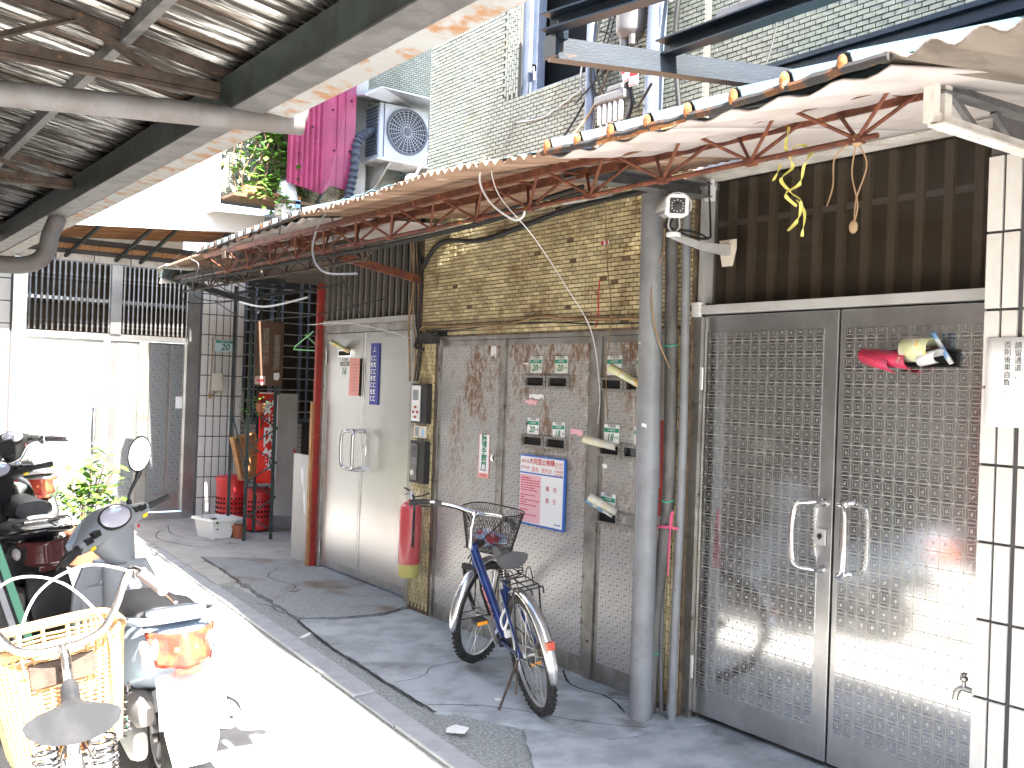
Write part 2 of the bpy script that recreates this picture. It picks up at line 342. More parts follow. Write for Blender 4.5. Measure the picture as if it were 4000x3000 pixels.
ORG = {}
def setp(o, label=None, cat=None, group=None, kind=None):
    if label: o['label'] = label
    if cat: o['category'] = cat
    if group: o['group'] = group
    if kind: o['kind'] = kind
    return o
def T(name, label, cat, loc, group=None, rot=None, scale=1):
    o = bpy.data.objects.new(name, None); COL.objects.link(o); o.empty_display_size = .1
    o.location = loc; o.scale = (scale,)*3
    if rot: o.rotation_euler = rot; ORG[o.name] = V3((0, 0, 0))
    else: ORG[o.name] = V3(loc)
    return setp(o, label, cat, group)
def P(name, mb, mat, parent=None, smooth=False, bevel=0, label=None, kind=None, solid=0, ang=40, subd=0):
    """link a mesh as one object; vertices are in world space (or in the root's space when the root is rotated)"""
    if parent is not None: org = ORG[parent.name]
    else:
        xs = [v.x for v in mb.v]; ys = [v.y for v in mb.v]; zs = [v.z for v in mb.v]
        org = V3(((min(xs)+max(xs))/2, (min(ys)+max(ys))/2, min(zs)))
    me = bpy.data.meshes.new(name); me.from_pydata([v-org for v in mb.v], [], mb.f)
    ml = mat if isinstance(mat, (list, tuple)) else [mat]
    for m_ in ml: me.materials.append(MT[m_])
    if len(ml) > 1: me.polygons.foreach_set('material_index', mb.mi)
    if smooth:
        me.polygons.foreach_set('use_smooth', [True]*len(me.polygons)); me.set_sharp_from_angle(angle=R(ang))
    me.validate(); me.update()
    o = bpy.data.objects.new(name, me); COL.objects.link(o)
    if parent is not None: o.parent = parent; ORG[o.name] = org
    else: o.location = org; ORG[o.name] = org
    if solid: md = o.modifiers.new('solidify', 'SOLIDIFY'); md.thickness = solid; md.offset = 0
    if bevel: md = o.modifiers.new('bevel', 'BEVEL'); md.width = bevel; md.segments = 2; md.limit_method = 'ANGLE'
    if subd: md = o.modifiers.new('subsurf', 'SUBSURF'); md.levels = subd; md.render_levels = subd
    return setp(o, label, kind=kind)
def solo(name, mb, mat, label, cat, group=None, **k):
    return setp(P(name, mb, mat, None, **k), label, cat, group)
def struct(name, mb, mat, **k): return P(name, mb, mat, None, kind='structure', **k)
def dup(o, name, parent, off):
    c = bpy.data.objects.new(name, o.data); COL.objects.link(c); c.parent = parent; c.location = o.location+V3(off); ORG[c.name] = ORG[parent.name]
    for md in o.modifiers:
        if md.type == 'BEVEL': q = c.modifiers.new('bevel', 'BEVEL'); q.width = md.width; q.segments = 2; q.limit_method = 'ANGLE'
    return c
def spline(pts, seg=8):
    pts = [V3(p) for p in pts]; out = []
    for i in range(len(pts)-1):
        p0 = pts[max(i-1, 0)]; p1 = pts[i]; p2 = pts[i+1]; p3 = pts[min(i+2, len(pts)-1)]
        for k in range(seg):
            t = k/seg; out.append(.5*((2*p1)+(p2-p0)*t+(2*p0-5*p1+4*p2-p3)*t*t+(3*p1-p0-3*p2+p3)*t**3))
    return out+[pts[-1]]
def cable(name, pts, r, mat, label, cat='cable', group=None, n=6):
    return solo(name, MB().tube(spline(pts), r, n), mat, label, cat, group, smooth=True, ang=80)
def text(body, h, o, right, up, mat, parent, name='lettering', shear=0, line=1.0, align='CENTER', wx=1.0, bold=0):
    cu = bpy.data.curves.new(name, 'FONT'); cu.body = body; cu.size = h; cu.align_x = align; cu.align_y = 'CENTER'; cu.space_line = line
    cu.shear = shear; cu.resolution_u = 2; cu.offset = bold
    t = bpy.data.objects.new(name, cu); me = bpy.data.meshes.new_from_object(t)
    bpy.data.objects.remove(t); bpy.data.curves.remove(cu)
    r_, u_ = V3(right).normalized(), V3(up).normalized(); o = V3(o); org = ORG[parent.name]
    for v in me.vertices: v.co = o+r_*(v.co.x*wx)+u_*v.co.y-org
    me.materials.clear(); me.materials.append(MT[mat]); me.name = name
    ob = bpy.data.objects.new(name, me); COL.objects.link(ob); ob.parent = parent; ORG[ob.name] = org
    return ob
WALL = ((0, -1, 0), (0, 0, 1))   # reading directions on the long wall
FAR = ((1, 0, 0), (0, 0, 1))     # and on the end wall
# ---------------------------------------------------------------- ground and paving
def jag(poly, step=.05, amp=.012, seed=0):
    out = []; n = len(poly)
    for i in range(n):
        a, b = V3((*poly[i][:2], 0)), V3((*poly[(i+1) % n][:2], 0)); L = (b-a).length; k = max(1, int(L/step)); nn = V3((-(b-a).y, (b-a).x, 0)).normalized()
        for j in range(k):
            p = a.lerp(b, j/k); out.append(p+nn*(noise.noise((p.x*9+seed, p.y*9, seed))*amp*2 if j else 0))
    return out
def kx(y): return 2.255+.0755*(y-3.4)
def paving():
    struct('ground', MB().add([(-40, -40, 0), (40, -40, 0), (40, 40, 0), (-40, 40, 0)], [(0, 1, 2, 3)]), 'ground')
    # strip of rough broken aggregate beside the kerb
    m = MB().prism(jag([(kx(-4)+.1, -4), (3.62, -4), (3.62, 4.05), (2.75, 4.05), (2.80, 6.2), (2.78, 7.4), (kx(7.4)+.11, 7.4)], .06, .01, 3), (0, 0, .012)); struct('rough_pavement_strip', m, 'agg')
    m = MB().prism(jag([(2.66, 4.02), (2.56, 4.10), (2.575, 4.3), (2.60, 4.76), (2.64, 5.04), (2.625, 5.28), (2.735, 6.12), (3.02, 6.0), (3.32, 5.97), (3.50, 6.06), (3.66, 6.08), (3.66, 3.3), (3.05, 3.38), (2.8, 3.72)], .05, .012, 1), (0, 0, .024)); struct('cement_pavement', m, 'cement')
    m = MB().prism(jag([(2.42, 2.9), (2.52, 3.22), (2.78, 3.68), (3.04, 3.35), (3.66, 3.27), (3.70, .4), (2.3, .4)], .06, .01, 5), (0, 0, .028)); struct('new_cement_pavement', m, 'cement')
    m = MB().prism(jag([(2.75, 6.15), (3.02, 6.03), (3.33, 6.0), (3.52, 6.1), (3.74, 6.1), (3.78, 8.1), (2.95, 8.6), (2.86, 7.5)], .05, .014, 8), (0, 0, .034)); struct('asphalt_pavement', m, 'asphalt')
    m = MB().prism(jag([(kx(7.45)+.1, 7.45), (2.84, 7.5), (2.93, 8.64), (3.8, 8.14), (5.5, 8.1), (5.5, 11.1), (1.0, 11.1), (1.0, 10.4), (kx(10)+.05, 9.6)], .08, .015, 9), (0, 0, .028)); struct('far_pavement', m, 'ground')
    k = struct('kerb', MB().prism([(kx(-4), -4, 0), (kx(-4)+.12, -4, 0), (kx(9.4)+.12, 9.4, 0), (kx(9.4), 9.4, 0)], (0, 0, .008)), 'agg')
    ys = [-3.5, -2.2, -.9, .3, 1.5, 2.45, 3.18, 4.03, 4.5, 5.42, 6.36, 7.3, 8.3, 9.3]
    for i in range(len(ys)-1):
        a, b = ys[i]+.006, ys[i+1]-.006; w = .125+rnd.uniform(-.006, .008); h = .016+rnd.uniform(-.005, .005)
        P('kerb_block', MB().prism([V3((kx(a), a, .008)), V3((kx(a)+w, a+.02, .008)), V3((kx(b)+w, b+.02, .008)), V3((kx(b), b, .008))], (0, 0, h)), 'kerb', k, bevel=.008)
paving()
def crack(pts, w, z, label=None):
    p = spline([(x, y, z) for x, y in pts], 7); m = MB(); vs = []
    for i, q in enumerate(p):
        d = (p[min(i+1, len(p)-1)]-p[max(i-1, 0)]).normalized(); nn = V3((-d.y, d.x, 0)); j = .012*noise.noise((q.x*23, q.y*23, 2))
        ww = w*(.35+1.0*abs(noise.noise((i*.7, q.x*5, 4)))+.3*(0 < i < len(p)-1)); vs += [q+nn*(j-ww/2), q+nn*(j+ww/2)]
    m.add(vs, [(2*i, 2*i+2, 2*i+3, 2*i+1) for i in range(len(p)-1)]); struct('pavement_crack', m, 'crack')
MT['crack'] = M('dark_crack', (.03, .03, .03), .95)
crack([(2.745, 6.14), (2.69, 5.8), (2.63, 5.3), (2.61, 4.95), (2.58, 4.5), (2.56, 4.08)], .017, .0255)
crack([(2.74, 6.12), (2.85, 6.05), (3.05, 6.0), (3.3, 5.985), (3.5, 6.07)], .016, .0365)
crack([(2.66, 6.63), (2.72, 6.57), (2.71, 6.35), (2.76, 6.15)], .012, .036)
crack([(2.62, 4.6), (2.8, 4.62), (2.95, 4.75), (3.2, 4.78)], .006, .0255)
crack([(2.57, 4.2), (2.72, 4.12), (2.9, 3.95), (3.1, 3.62), (3.3, 3.4)], .007, .0255)
crack([(3.56, 4.35), (3.42, 4.1), (3.45, 3.85), (3.36, 3.62)], .014, .0255)
crack([(3.45, 3.85), (3.55, 3.72), (3.6, 3.66)], .010, .0255)
crack([(3.0, 6.9), (3.15, 7.1), (3.1, 7.5), (3.3, 7.8)], .008, .036)
crack([(3.2, 9.0), (3.0, 9.3), (2.9, 9.8), (3.1, 10.3)], .012, .030)
crack([(3.25, 10.6), (3.1, 9.9), (3.3, 9.4), (3.5, 9.1)], .010, .030)
def litter(name, pts, mat, label, cat, z):
    solo(name, MB().prism([(x, y, z) for x, y in pts], (0, 0, .003)), mat, label, cat)
litter('paper_strip', [(2.575, 5.72), (2.60, 5.70), (2.80, 5.86), (2.78, 5.89)], 'paper', 'thin white paper strip lying across the rough paving strip', 'litter', .014)
litter('paper_scrap', [(2.44, 3.80), (2.50, 3.74), (2.56, 3.79), (2.53, 3.86), (2.47, 3.84)], 'paper', 'torn white paper scrap lying beside the kerb near the bicycle', 'litter', .034)
litter('paper_bit', [(2.91, 4.08), (2.94, 4.07), (2.95, 4.10), (2.92, 4.11)], 'paper', 'tiny white paper bit on the ground by the kickstand of the blue bicycle', 'litter', .026)
litter('wood_splinter', [(3.02, 6.9), (3.05, 6.88), (3.12, 6.93), (3.1, 6.95)], 'pvc_light', 'small pale splinter on the dark asphalt patch', 'litter', .036)

# ---------------------------------------------------------------- long brick building on the wall line
BW, BH, DU, DZ = .0535, .0185, .060, .0238
BR = []
def bricks(kind, ax, f, u0, u1, z0, z1, vert=False, skip=None, lost=.0):
    du, dz = (DZ, DU) if vert else (DU, DZ); row = 0; z = z0+dz/2
    while z < z1-dz*.4:
        u = u0+du/2-(du/2 if row % 2 and not vert else 0)
        col = 0
        while u < u1+du*.45:
            a, b = max(u-du/2, u0), min(u+du/2, u1)
            zz = z+(dz/2 if vert and col % 2 else 0)
            if b-a > du*.3 and not (skip and skip(u, zz)) and rnd.random() >= lost and zz < z1: BR.append((kind, ax, f, (a+b)/2, zz, b-a-.006, dz-.0055, vert))
            u += du; col += 1
        z += dz; row += 1
bld = T('brick_building', 'yellow glazed brick building with steel doors and a dark open upper window', 'building', (3.75, 3, 0))
def build_long():
    up = MB()
    W = 3.556
    up.box(3.78, 6.5, -4, 6.02, 0, 14)
    P('wall', up, 'dark', bld)
    m = MB()
    m.box(W, 3.75, 3.45, 6.1, 1.925, 2.95)         # panel over the letterbox doors
    m.box(W, 3.75, 5.82, 6.1, 0, 1.925); m.box(W, 3.75, 3.45, 3.60, 0, 1.925)
    m.box(W, 3.75, 6.1, 7.78, 2.66, 2.95)
    P('lower_wall', m, 'mortar', bld)
    m = MB()
    m.box(W, 3.75, 4.968, 6.02, 2.95, 14); m.box(W, 3.75, 3.42, 4.25, 2.95, 9.5); m.box(W, 3.75, 4.25, 4.968, 2.95, 3.38); m.box(W, 3.75, 4.25, 4.968, 5.0, 9.5)
    m.box(3.60, 3.75, -4, 3.42, 2.70, 9.5)
    P('upper_wall', m, 'mortar_up', bld)
    P('roof', MB().box(3.6, 6.2, 6.03, 8.0, 2.95, 3.02), 'plaster', bld)
    P('yard_shade_roof', MB().box(3.62, 5.7, 7.95, 10.32, 2.665, 2.72), 'asb_grey', bld)  # added to keep sun off the yard and lower tile column
    P('yard_shade_roof', MB().box(3.06, 3.72, 9.16, 10.5, 2.615, 2.64), 'asb_grey', bld)  # strip added as shadow caster for the far door's right side
    P('party_wall', MB().box(3.76, 6.2, 7.80, 7.9, 0, 2.95), 'plaster', bld)
    holes = lambda u, z: (4.235 < u < 5.125 and 3.37 < z < 5.02)
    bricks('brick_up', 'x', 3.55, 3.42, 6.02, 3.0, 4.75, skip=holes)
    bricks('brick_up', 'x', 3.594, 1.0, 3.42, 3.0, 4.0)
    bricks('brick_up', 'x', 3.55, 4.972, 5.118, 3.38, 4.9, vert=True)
    bricks('brick', 'x', 3.55, 3.45, 6.02, 1.935, 2.97, lost=.012)
    bricks('brick', 'x', 3.55, 5.83, 6.09, .05, 1.92, vert=True)
    bricks('brick', 'x', 3.55, 3.455, 3.59, .03, 1.92, vert=True)
    bricks('brick', 'x', 3.55, 6.10, 7.78, 2.67, 2.94)
    P('wall_hole', MB().box(3.545, 3.56, 5.68, 5.80, 1.93, 1.965), 'dark', bld)  # black box paints the dark of a hole, nothing is cut
    # window with pale aluminium frame and a black sheet standing in for the unlit room
    w = P('window', MB().box(3.77, 3.775, 4.25, 4.97, 3.38, 5.0), 'dark', bld)
    f = MB(); f.box(3.575, 3.70, 4.90, 4.965, 3.385, 5.0); f.box(3.60, 3.66, 4.85, 4.90, 3.385, 5.0); f.box(3.575, 3.70, 4.25, 4.85, 3.383, 3.395)
    P('window_frame', f, 'bluegrey', w)
    P('window_latch', MB().box(3.565, 3.60, 4.853, 4.87, 3.52, 3.56).tube([(3.58, 4.855, 3.54), (3.575, 4.835, 3.46)], .006), 'chrome', w)
    # flashing strip and pale lintel over the wide door
    P('flashing', MB().box(3.44, 3.60, 1.0, 3.1, 2.985, 3.03).box(3.42, 3.59, 1.0, 3.08, 3.034, 3.055), 'blue', bld)
    P('lintel', MB().box(3.50, 3.62, 1.2, 3.46, 2.635, 2.665).box(3.54, 3.75, 1.2, 3.46, 2.667, 2.70), 'white_dirty', bld)
    # upper back wing seen past the corner, over the dark yard
    m = MB(); m.box(3.46, 6.5, 9.95, 10.3, 3.42, 9.0); P('wing_wall', m, 'mortar_up', bld)
    P('wing_floor', MB().box(4.15, 6.5, 9.9, 11.4, 2.96, 3.4), 'plaster', bld)
    P('wing_pilaster', MB().box(4.84, 5.0, 9.80, 9.945, 3.40, 6.5), 'plaster', bld)
    P('yard_wall', MB().box(5.6, 5.8, 7.9, 11.3, 0, 3.4), 'plaster', bld)
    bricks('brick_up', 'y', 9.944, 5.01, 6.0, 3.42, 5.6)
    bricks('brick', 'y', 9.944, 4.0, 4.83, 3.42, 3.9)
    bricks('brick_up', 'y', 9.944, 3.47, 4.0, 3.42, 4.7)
build_long()
def place_bricks():
    cam = sc.camera; inv = cam.matrix_world.inverted()
    def score(b):
        p = V3((b[2], b[3], b[4])) if b[1] == 'x' else V3((b[3], b[2], b[4]))
        q = inv @ p
        if q.z > -.5: return 99
        u, v = q.x/-q.z*2155, q.y/-q.z*2155
        if abs(u) > 1095 or abs(v) > 820 or b[6] < .015 or b[1] != 'x': return 99
        if b[4] > 2.45 and b[4] < 3.12: return 99
        return -q.z + (0 if abs(b[5]-BW) < .003 and not b[7] else 99)
    BR.sort(key=score)
    sh = {}
    for kind in ('brick', 'brick_up'):
        me = bpy.data.meshes.new('brick'); mb = MB().box(0, .011, -.027, .027, -.0091, .0091)
        me.from_pydata(mb.v, [], mb.f); me.materials.append(MT[kind]); sh[kind] = me
    n = 0; rest = {'brick': MB(), 'brick_up': MB()}
    for b in BR:
        kind, ax, f, u, z, w, h, vert = b; pr = rnd.uniform(-.0012, .0012)
        if n < 300 and ax == 'x' and not vert and abs(w-BW) < .003:
            o = bpy.data.objects.new('brick', sh[kind]); COL.objects.link(o); o.parent = bld
            o.location = V3((f+pr, u, z))-ORG[bld.name]; o.rotation_euler = (rnd.uniform(-.006, .006), 0, rnd.uniform(-.01, .01)); n += 1
        elif ax == 'x': rest[kind].box(f+pr, f+.011, u-w/2, u+w/2, z-h/2, z+h/2)
        else: rest[kind].box(u-w/2, u+w/2, f+pr, f+.011, z-h/2, z+h/2)
    P('yellow_brickwork', rest['brick'], 'brick', bld, kind='stuff'); P('cream_brickwork', rest['brick_up'], 'brick_up', bld, kind='stuff')
place_bricks()

# ---------------------------------------------------------------- end building that closes the alley
eb = T('tiled_building', 'white tiled building closing the end of the alley', 'building', (2.8, 11.2, 0))
def tiles(parent, ax, f, u0, u1, z0, z1, tw, th, gap=.012, mat='white_tile', depth=.014, n0=0):
    nu = max(1, round((u1-u0)/tw)); nz = max(1, round((z1-z0)/th)); tw, th = (u1-u0)/nu, (z1-z0)/nz; first = None
    for i in range(nu):
        for j in range(nz):
            c = (u0+tw*(i+.5), z0+th*(j+.5)); pr = rnd.uniform(0, .002)
            if first is None:
                a, b = c[0]-tw/2+gap/2, c[0]+tw/2-gap/2; z_0, z_1 = c[1]-th/2+gap/2, c[1]+th/2-gap/2
                mb = MB().box(f, f+depth, a, b, z_0, z_1) if ax == 'x' else MB().box(a, b, f, f+depth, z_0, z_1)
                first = P('tile', mb, mat, parent, bevel=.0015); c0 = c
            else:
                d = V3((-pr, c[0]-c0[0], c[1]-c0[1])) if ax == 'x' else V3((c[0]-c0[0], -pr, c[1]-c0[1]))
                dup(first, 'tile', parent, d)
def build_end():
    m = MB(); m.box(-2, 1.78, 11.12, 11.5, 0, 3.0); m.box(3.66, 4.16, 11.02, 11.5, 0, 2.95); m.box(1.78, 3.66, 11.12, 11.5, 2.78, 3.0)
    m.box(4.16, 5.6, 11.14, 11.5, 0, 3.0); P('wall', m, 'grout', eb)
    P('upper_wall', MB().box(-6, 3.46, 11.1, 11.5, 3.0, 9), 'white_wall', eb)
    P('upper_side_wall', MB().box(3.42, 3.455, 9.95, 11.09, 3.3, 9), 'white_wall', eb)
    P('wall_pipe', MB().tube([(3.40, 11.08, 3.2), (3.40, 11.08, 5)], .012).box(3.36, 3.44, 11.05, 11.10, 3.78, 3.86), 'alu', eb)
    tiles(eb, 'y', 11.005, 3.67, 4.155, .03, 2.75, .081, .235)
    tiles(eb, 'y', 11.106, 1.40, 1.76, .03, 2.75, .18, .235)
    tiles(eb, 'y', 11.105, 1.79, 3.66, 2.755, 2.84, .36, .085, mat='white_dirty')
    for i in range(18):
        z = .06+i*.057; P('wall_tile', MB().box(4.17, 4.95, 11.126, 11.15, z, z+.05), 'white_tile', eb)
    # window with grille in the dark corner
    w = P('window', MB().box(4.19, 5.55, 11.128, 11.139, 1.14, 2.86), 'glass_dark', eb)
    f = MB()
    for x in (4.18, 4.50, 4.86, 5.2, 5.52): f.box(x, x+.035, 11.08, 11.12, 1.13, 2.87)
    f.box(4.18, 5.55, 11.075, 11.125, 2.82, 2.87); f.box(4.18, 5.55, 11.075, 11.125, 1.10, 1.14)
    P('window_frame', f, 'bluegrey', w)
    P('sill_pipe', MB().tube(spline([(4.16, 10.98, 1.45), (4.16, 10.98, 1.18), (4.22, 10.97, 1.10), (4.6, 10.97, 1.10)]), .02), 'pvc_light', eb, smooth=True)
    for i in range(13):
        z = 1.22+i*.13; P('grille_bar', MB().bar((4.15, 11.04, z), (5.55, 11.04, z), .012, .012), 'alu', w)
    for x in (4.30, 4.62, 4.95): P('grille_post', MB().bar((x, 11.035, 1.12), (x, 11.035, 2.86), .02, .02), 'bluegrey', w)
    # steel double door
    return
build_end()

# ---- steel entrance door in the end wall
def end_door():
    d = T('steel_door', 'sunlit steel double door with turned bars above, at the end of the alley', 'door', (2.7, 11.2, 0))
    m = MB()
    m.box(1.77, 1.90, 11.05, 11.2, 0, 2.75); m.box(3.53, 3.66, 11.05, 11.2, 0, 2.75); m.box(1.90, 3.53, 11.07, 11.2, 1.96, 2.02)
    m.box(2.71, 2.82, 11.05, 11.2, 2.02, 2.75); m.box(1.90, 2.71, 11.09, 11.11, 2.345, 2.38); m.box(2.82, 3.53, 11.09, 11.11, 2.345, 2.38); m.box(1.90, 3.53, 11.06, 11.2, .03, .10)
    P('frame', m, 'steel', d)
    for x0, x1 in ((1.90, 2.66), ):
        lf = P('leaf', MB().box(x0, x1, 11.10, 11.13, .11, 1.955), 'steel', d)
        P('etched_panel', MB().box(x0+.06, x1-.08, 11.094, 11.1, .3, 1.9), 'keyfar', lf)
        P('handle', MB().tube(spline([(2.58, 11.095, 1.24), (2.58, 11.02, 1.24), (2.57, 11.0, 1.2), (2.57, 11.0, .9), (2.58, 11.02, .86), (2.58, 11.095, .86)], 5), .013), 'chrome', lf, smooth=True)
    lf = P('leaf', MB().box(2.72, 3.53, 11.10, 11.13, .11, 1.955), 'steel', d)
    for x0, x1 in ((2.80, 3.0), (3.16, 3.34), (3.37, 3.50)): P('etched_panel', MB().box(x0, x1, 11.094, 11.1, .3, 1.93), 'keyfar', lf)
    P('fold_post', MB().box(3.02, 3.13, 11.06, 11.098, .11, 1.955), 'steel_dull', lf)
    P('mid_post', MB().box(2.66, 2.72, 11.07, 11.14, .11, 1.955), 'alu', d)
    P('transom_panel', MB().box(1.9, 3.53, 11.16, 11.17, 2.02, 2.75), 'glass_dark', d)
    prof = []
    for k in range(37):
        z = 2.03+k*.02; r = .010
        if .1 < (k % 12)/12 < .5: r = .015 if k % 2 else .009
        prof.append((r, z))
    first = None
    for x0, x1, n in ((1.925, 2.70, 15), (2.85, 3.52, 15)):
        for i in range(n):
            x = x0+(x1-x0)*i/(n-1)
            if first is None: first = P('turned_bar', MB().lathe(prof, (x, 11.075, 0), n=8), 'steel', d, smooth=True); fx = x
            else: dup(first, 'turned_bar', d, (x-fx, 0, 0))
end_door()
n = T('door_notice', 'small white notice stuck to the folding leaf of the far steel door', 'notice', (3.47, 11.09, 1.24))
P('sheet', MB().box(3.435, 3.505, 11.088, 11.0935, 1.24, 1.37), 'paper', n)

# ---- awning above the end door
def end_awning():
    a = T('door_awning', 'wide white fronted awning with brown plank underside above the far door', 'awning', (2.8, 10.5, 3))
    zb = lambda x: 3.02+(x-2.1)*.07
    P('fascia', MB().prism([(1.0, 10.28, zb(1.0)), (4.06, 10.28, zb(4.06)), (4.06, 10.28, 3.345), (1.0, 10.28, 3.245)], (0, .03, 0)), 'white', a)
    P('end_panel', MB().box(4.045, 4.065, 10.30, 10.36, 3.14, 3.34).prism([(4.066, 10.285, 3.14), (4.5, 10.29, 3.22), (4.5, 10.29, 3.38), (4.066, 10.285, 3.34)], (0, .02, 0)), 'white_alu', a)
    P('top_sheet', MB().add([(1.0, 10.28, 3.25), (4.06, 10.28, 3.345), (4.06, 11.1, 3.42), (1.0, 11.1, 3.35)], [(0, 1, 2, 3)]), 'white', a, solid=.01)
    for i in range(9):
        y0, y1 = 10.32+i*.085, 10.32+i*.085+.08
        P('plank', MB().prism([(1.0, y0, zb(1.0)+.06-i*.012), (4.04, y0, zb(4.04)+.06-i*.012), (4.04, y1, zb(4.04)+.06-i*.012), (1.0, y1, zb(1.0)+.06-i*.012)], (0, 0, .015)), 'wood_soffit', a)
    P('front_batten', MB().bar((1.0, 10.33, zb(1.0)+.035), (4.04, 10.33, zb(4.04)+.035), .03, .04), 'rust_dark', a)
    for x in (1.6, 2.25, 2.75, 3.0, 3.55): P('strut', MB().bar((x, 11.09, 2.80), (x+.18, 10.36, zb(x)+.04), .03, .03), 'dgreen', a)
    P('wall_batten', MB().box(1.0, 4.04, 11.05, 11.095, 2.88, 2.93), 'wood', a)
end_awning()

# ---- opposite side of the alley and the end behind the camera (only reflections and bounce light)
ob = T('plaster_building', 'old grey plaster building along the roofed side of the alley', 'building', (-1.8, 4, 0))
P('wall', MB().box(-2.2, -1.7, -6, 11.1, 0, 5.5), 'plaster', ob)
for y in (.5, 3.8, 7): P('door', MB().box(-1.70, -1.66, y, y+1.1, 0, 2.1), 'redpaint' if y == 3.8 else 'steel_dull', ob)
# ---------------------------------------------------------------- corrugated canopy over the parking side
def wave_sheet(x0, z0, x1, z1, y0, y1, pitch, amp, nx=3, ppw=8, trap=False, sag=0):
    m = MB(); n = int((y1-y0)/pitch*ppw)+1; vs = []
    for i in range(n+1):
        y = y0+(y1-y0)*i/n; t = (y/pitch) % 1
        if trap: h = amp if t < .16 else (amp*(1-(t-.16)/.08) if t < .24 else (0 if t < .92 else amp*(t-.92)/.08))
        else: h = amp*math.sin(2*math.pi*t)
        for j in range(nx+1):
            s = j/nx; a = x0(y) if callable(x0) else x0; b = z0(y) if callable(z0) else z0
            vs.append((a+(x1-a)*s, y, b+(z1-b)*s+h+sag*noise.noise((y*2, s*2, 3))))
    w = nx+1
    return m.add(vs, [(i*w+j, (i+1)*w+j, (i+1)*w+j+1, i*w+j+1) for i in range(n) for j in range(nx)])
def canopy():
    c = T('corrugated_canopy', 'corrugated metal canopy on brown roof trusses over the parked scooters', 'canopy', (0, 6, 2.9))
    KM = Matrix.Translation((0, 0, 1.6)) @ Matrix.Scale(.73, 4) @ Matrix.Translation((0, 0, -1.6)); P0 = globals()['P']
    def P(name, mb, *a, **k):
        mb.v = [KM @ v for v in mb.v]; return P0(name, mb, *a, **k)
    Y0, Y1 = 2.72, 14.2
    def kx2(mb):
        mb.v = [KM @ v for v in mb.v]; return mb
    y = Y0; k = 0
    while y < 14:
        z = .004*(k % 2); P('roof_sheet', wave_sheet(2.02, 3.175+z, -2.3, 3.89+z, y, y+1.10, .098, .017, nx=6, sag=.012), 'roof_in', c, smooth=True, ang=70); y += 1.075; k += 1
    P('edge_beam', MB().chan((1.76, Y0, 3.06), (1.76, Y1, 3.06), .10, .18, .008), 'dgreen', c)
    P('edge_strip', MB().box(1.755, 1.915, Y0, Y1, 2.958, 2.968), 'galv', c)
    g = MB().sweep([(-.07, 0), (.065, -.008), (.075, .15), (.069, .15), (.059, 0), (-.064, .012), (-.064, .10), (-.07, .10)], (2.0, Y0, 2.975), (2.0, Y1, 2.955))
    P('gutter', g, 'gutter', c)
    for x in (1.25, .35, -.6, -1.5): P('purlin', MB().chan((x, Y0, 3.175+(2.02-x)*.166-.045), (x, Y1, 3.175+(2.02-x)*.166-.045), .05, .075, .004), 'galv', c)
    for ty in (2.8, 5.12, 8.5, 12):
        t = P('roof_truss', MB().angle((2.2, ty, 3.085), (-2.3, ty, 3.035), .05, .005).bar((2.2, ty+.03, 3.07), (-2.3, ty+.03, 3.02), .05, .022), 'rust_dark', c)
        zt = lambda x: 3.10+(2.2-x)*.155
        P('top_chord', MB().angle((2.18, ty, zt(2.18)), (-2.3, ty, zt(-2.3)), .05, .005, up=(0, 0, 1)).bar((2.1, ty+.025, zt(2.1)+.02), (-2.3, ty+.025, zt(-2.3)+.02), .012, .05), 'rust_dark', t)
        for xa, xb in ((1.45, 1.08), (.68, 1.05), (.65, .2), (-.25, .15), (-.3, -.8), (-1.3, -.85)):
            P('web_bar', MB().angle((xa, ty+.01, 3.085+.01), (xb, ty+.01, zt(xb)), .035, .005), 'rust_dark', t)
        P('gusset', MB().box(2.13, 2.20, ty-.012, ty-.004, 3.045, 3.16), 'paper' if ty == 5.12 else 'rust_dark', t)
    solo('drain_pipe', kx2(MB().tube(spline([(-2.2, 4.98, 2.58), (.3, 4.98, 2.80), (2.0, 4.98, 2.945), (2.08, 4.98, 2.96), (2.125, 4.98, 3.0), (2.13, 4.98, 3.08)], 6), .058, 18)), 'pvc_light',
         'fat pale grey drain pipe slung under the canopy truss, ending at the gutter', 'drain pipe', smooth=True)
    solo('drain_elbow', kx2(MB().tube(spline([(.6, 9.5, 2.48), (1.35, 9.5, 2.50), (1.62, 9.5, 2.52), (1.76, 9.5, 2.62), (1.80, 9.5, 2.80), (1.86, 9.5, 2.96)], 6), .075, 18)), 'pvc_light',
         'curved grey drain elbow below the far end of the canopy gutter', 'drain pipe', smooth=True)
    for y in (2.8, 5.12, 8.5, 12): P('post', MB().bar((-2.1, y+.03, -.59), (-2.1, y+.03, 3.75), .08, .08), 'rust_dark', c)
canopy()

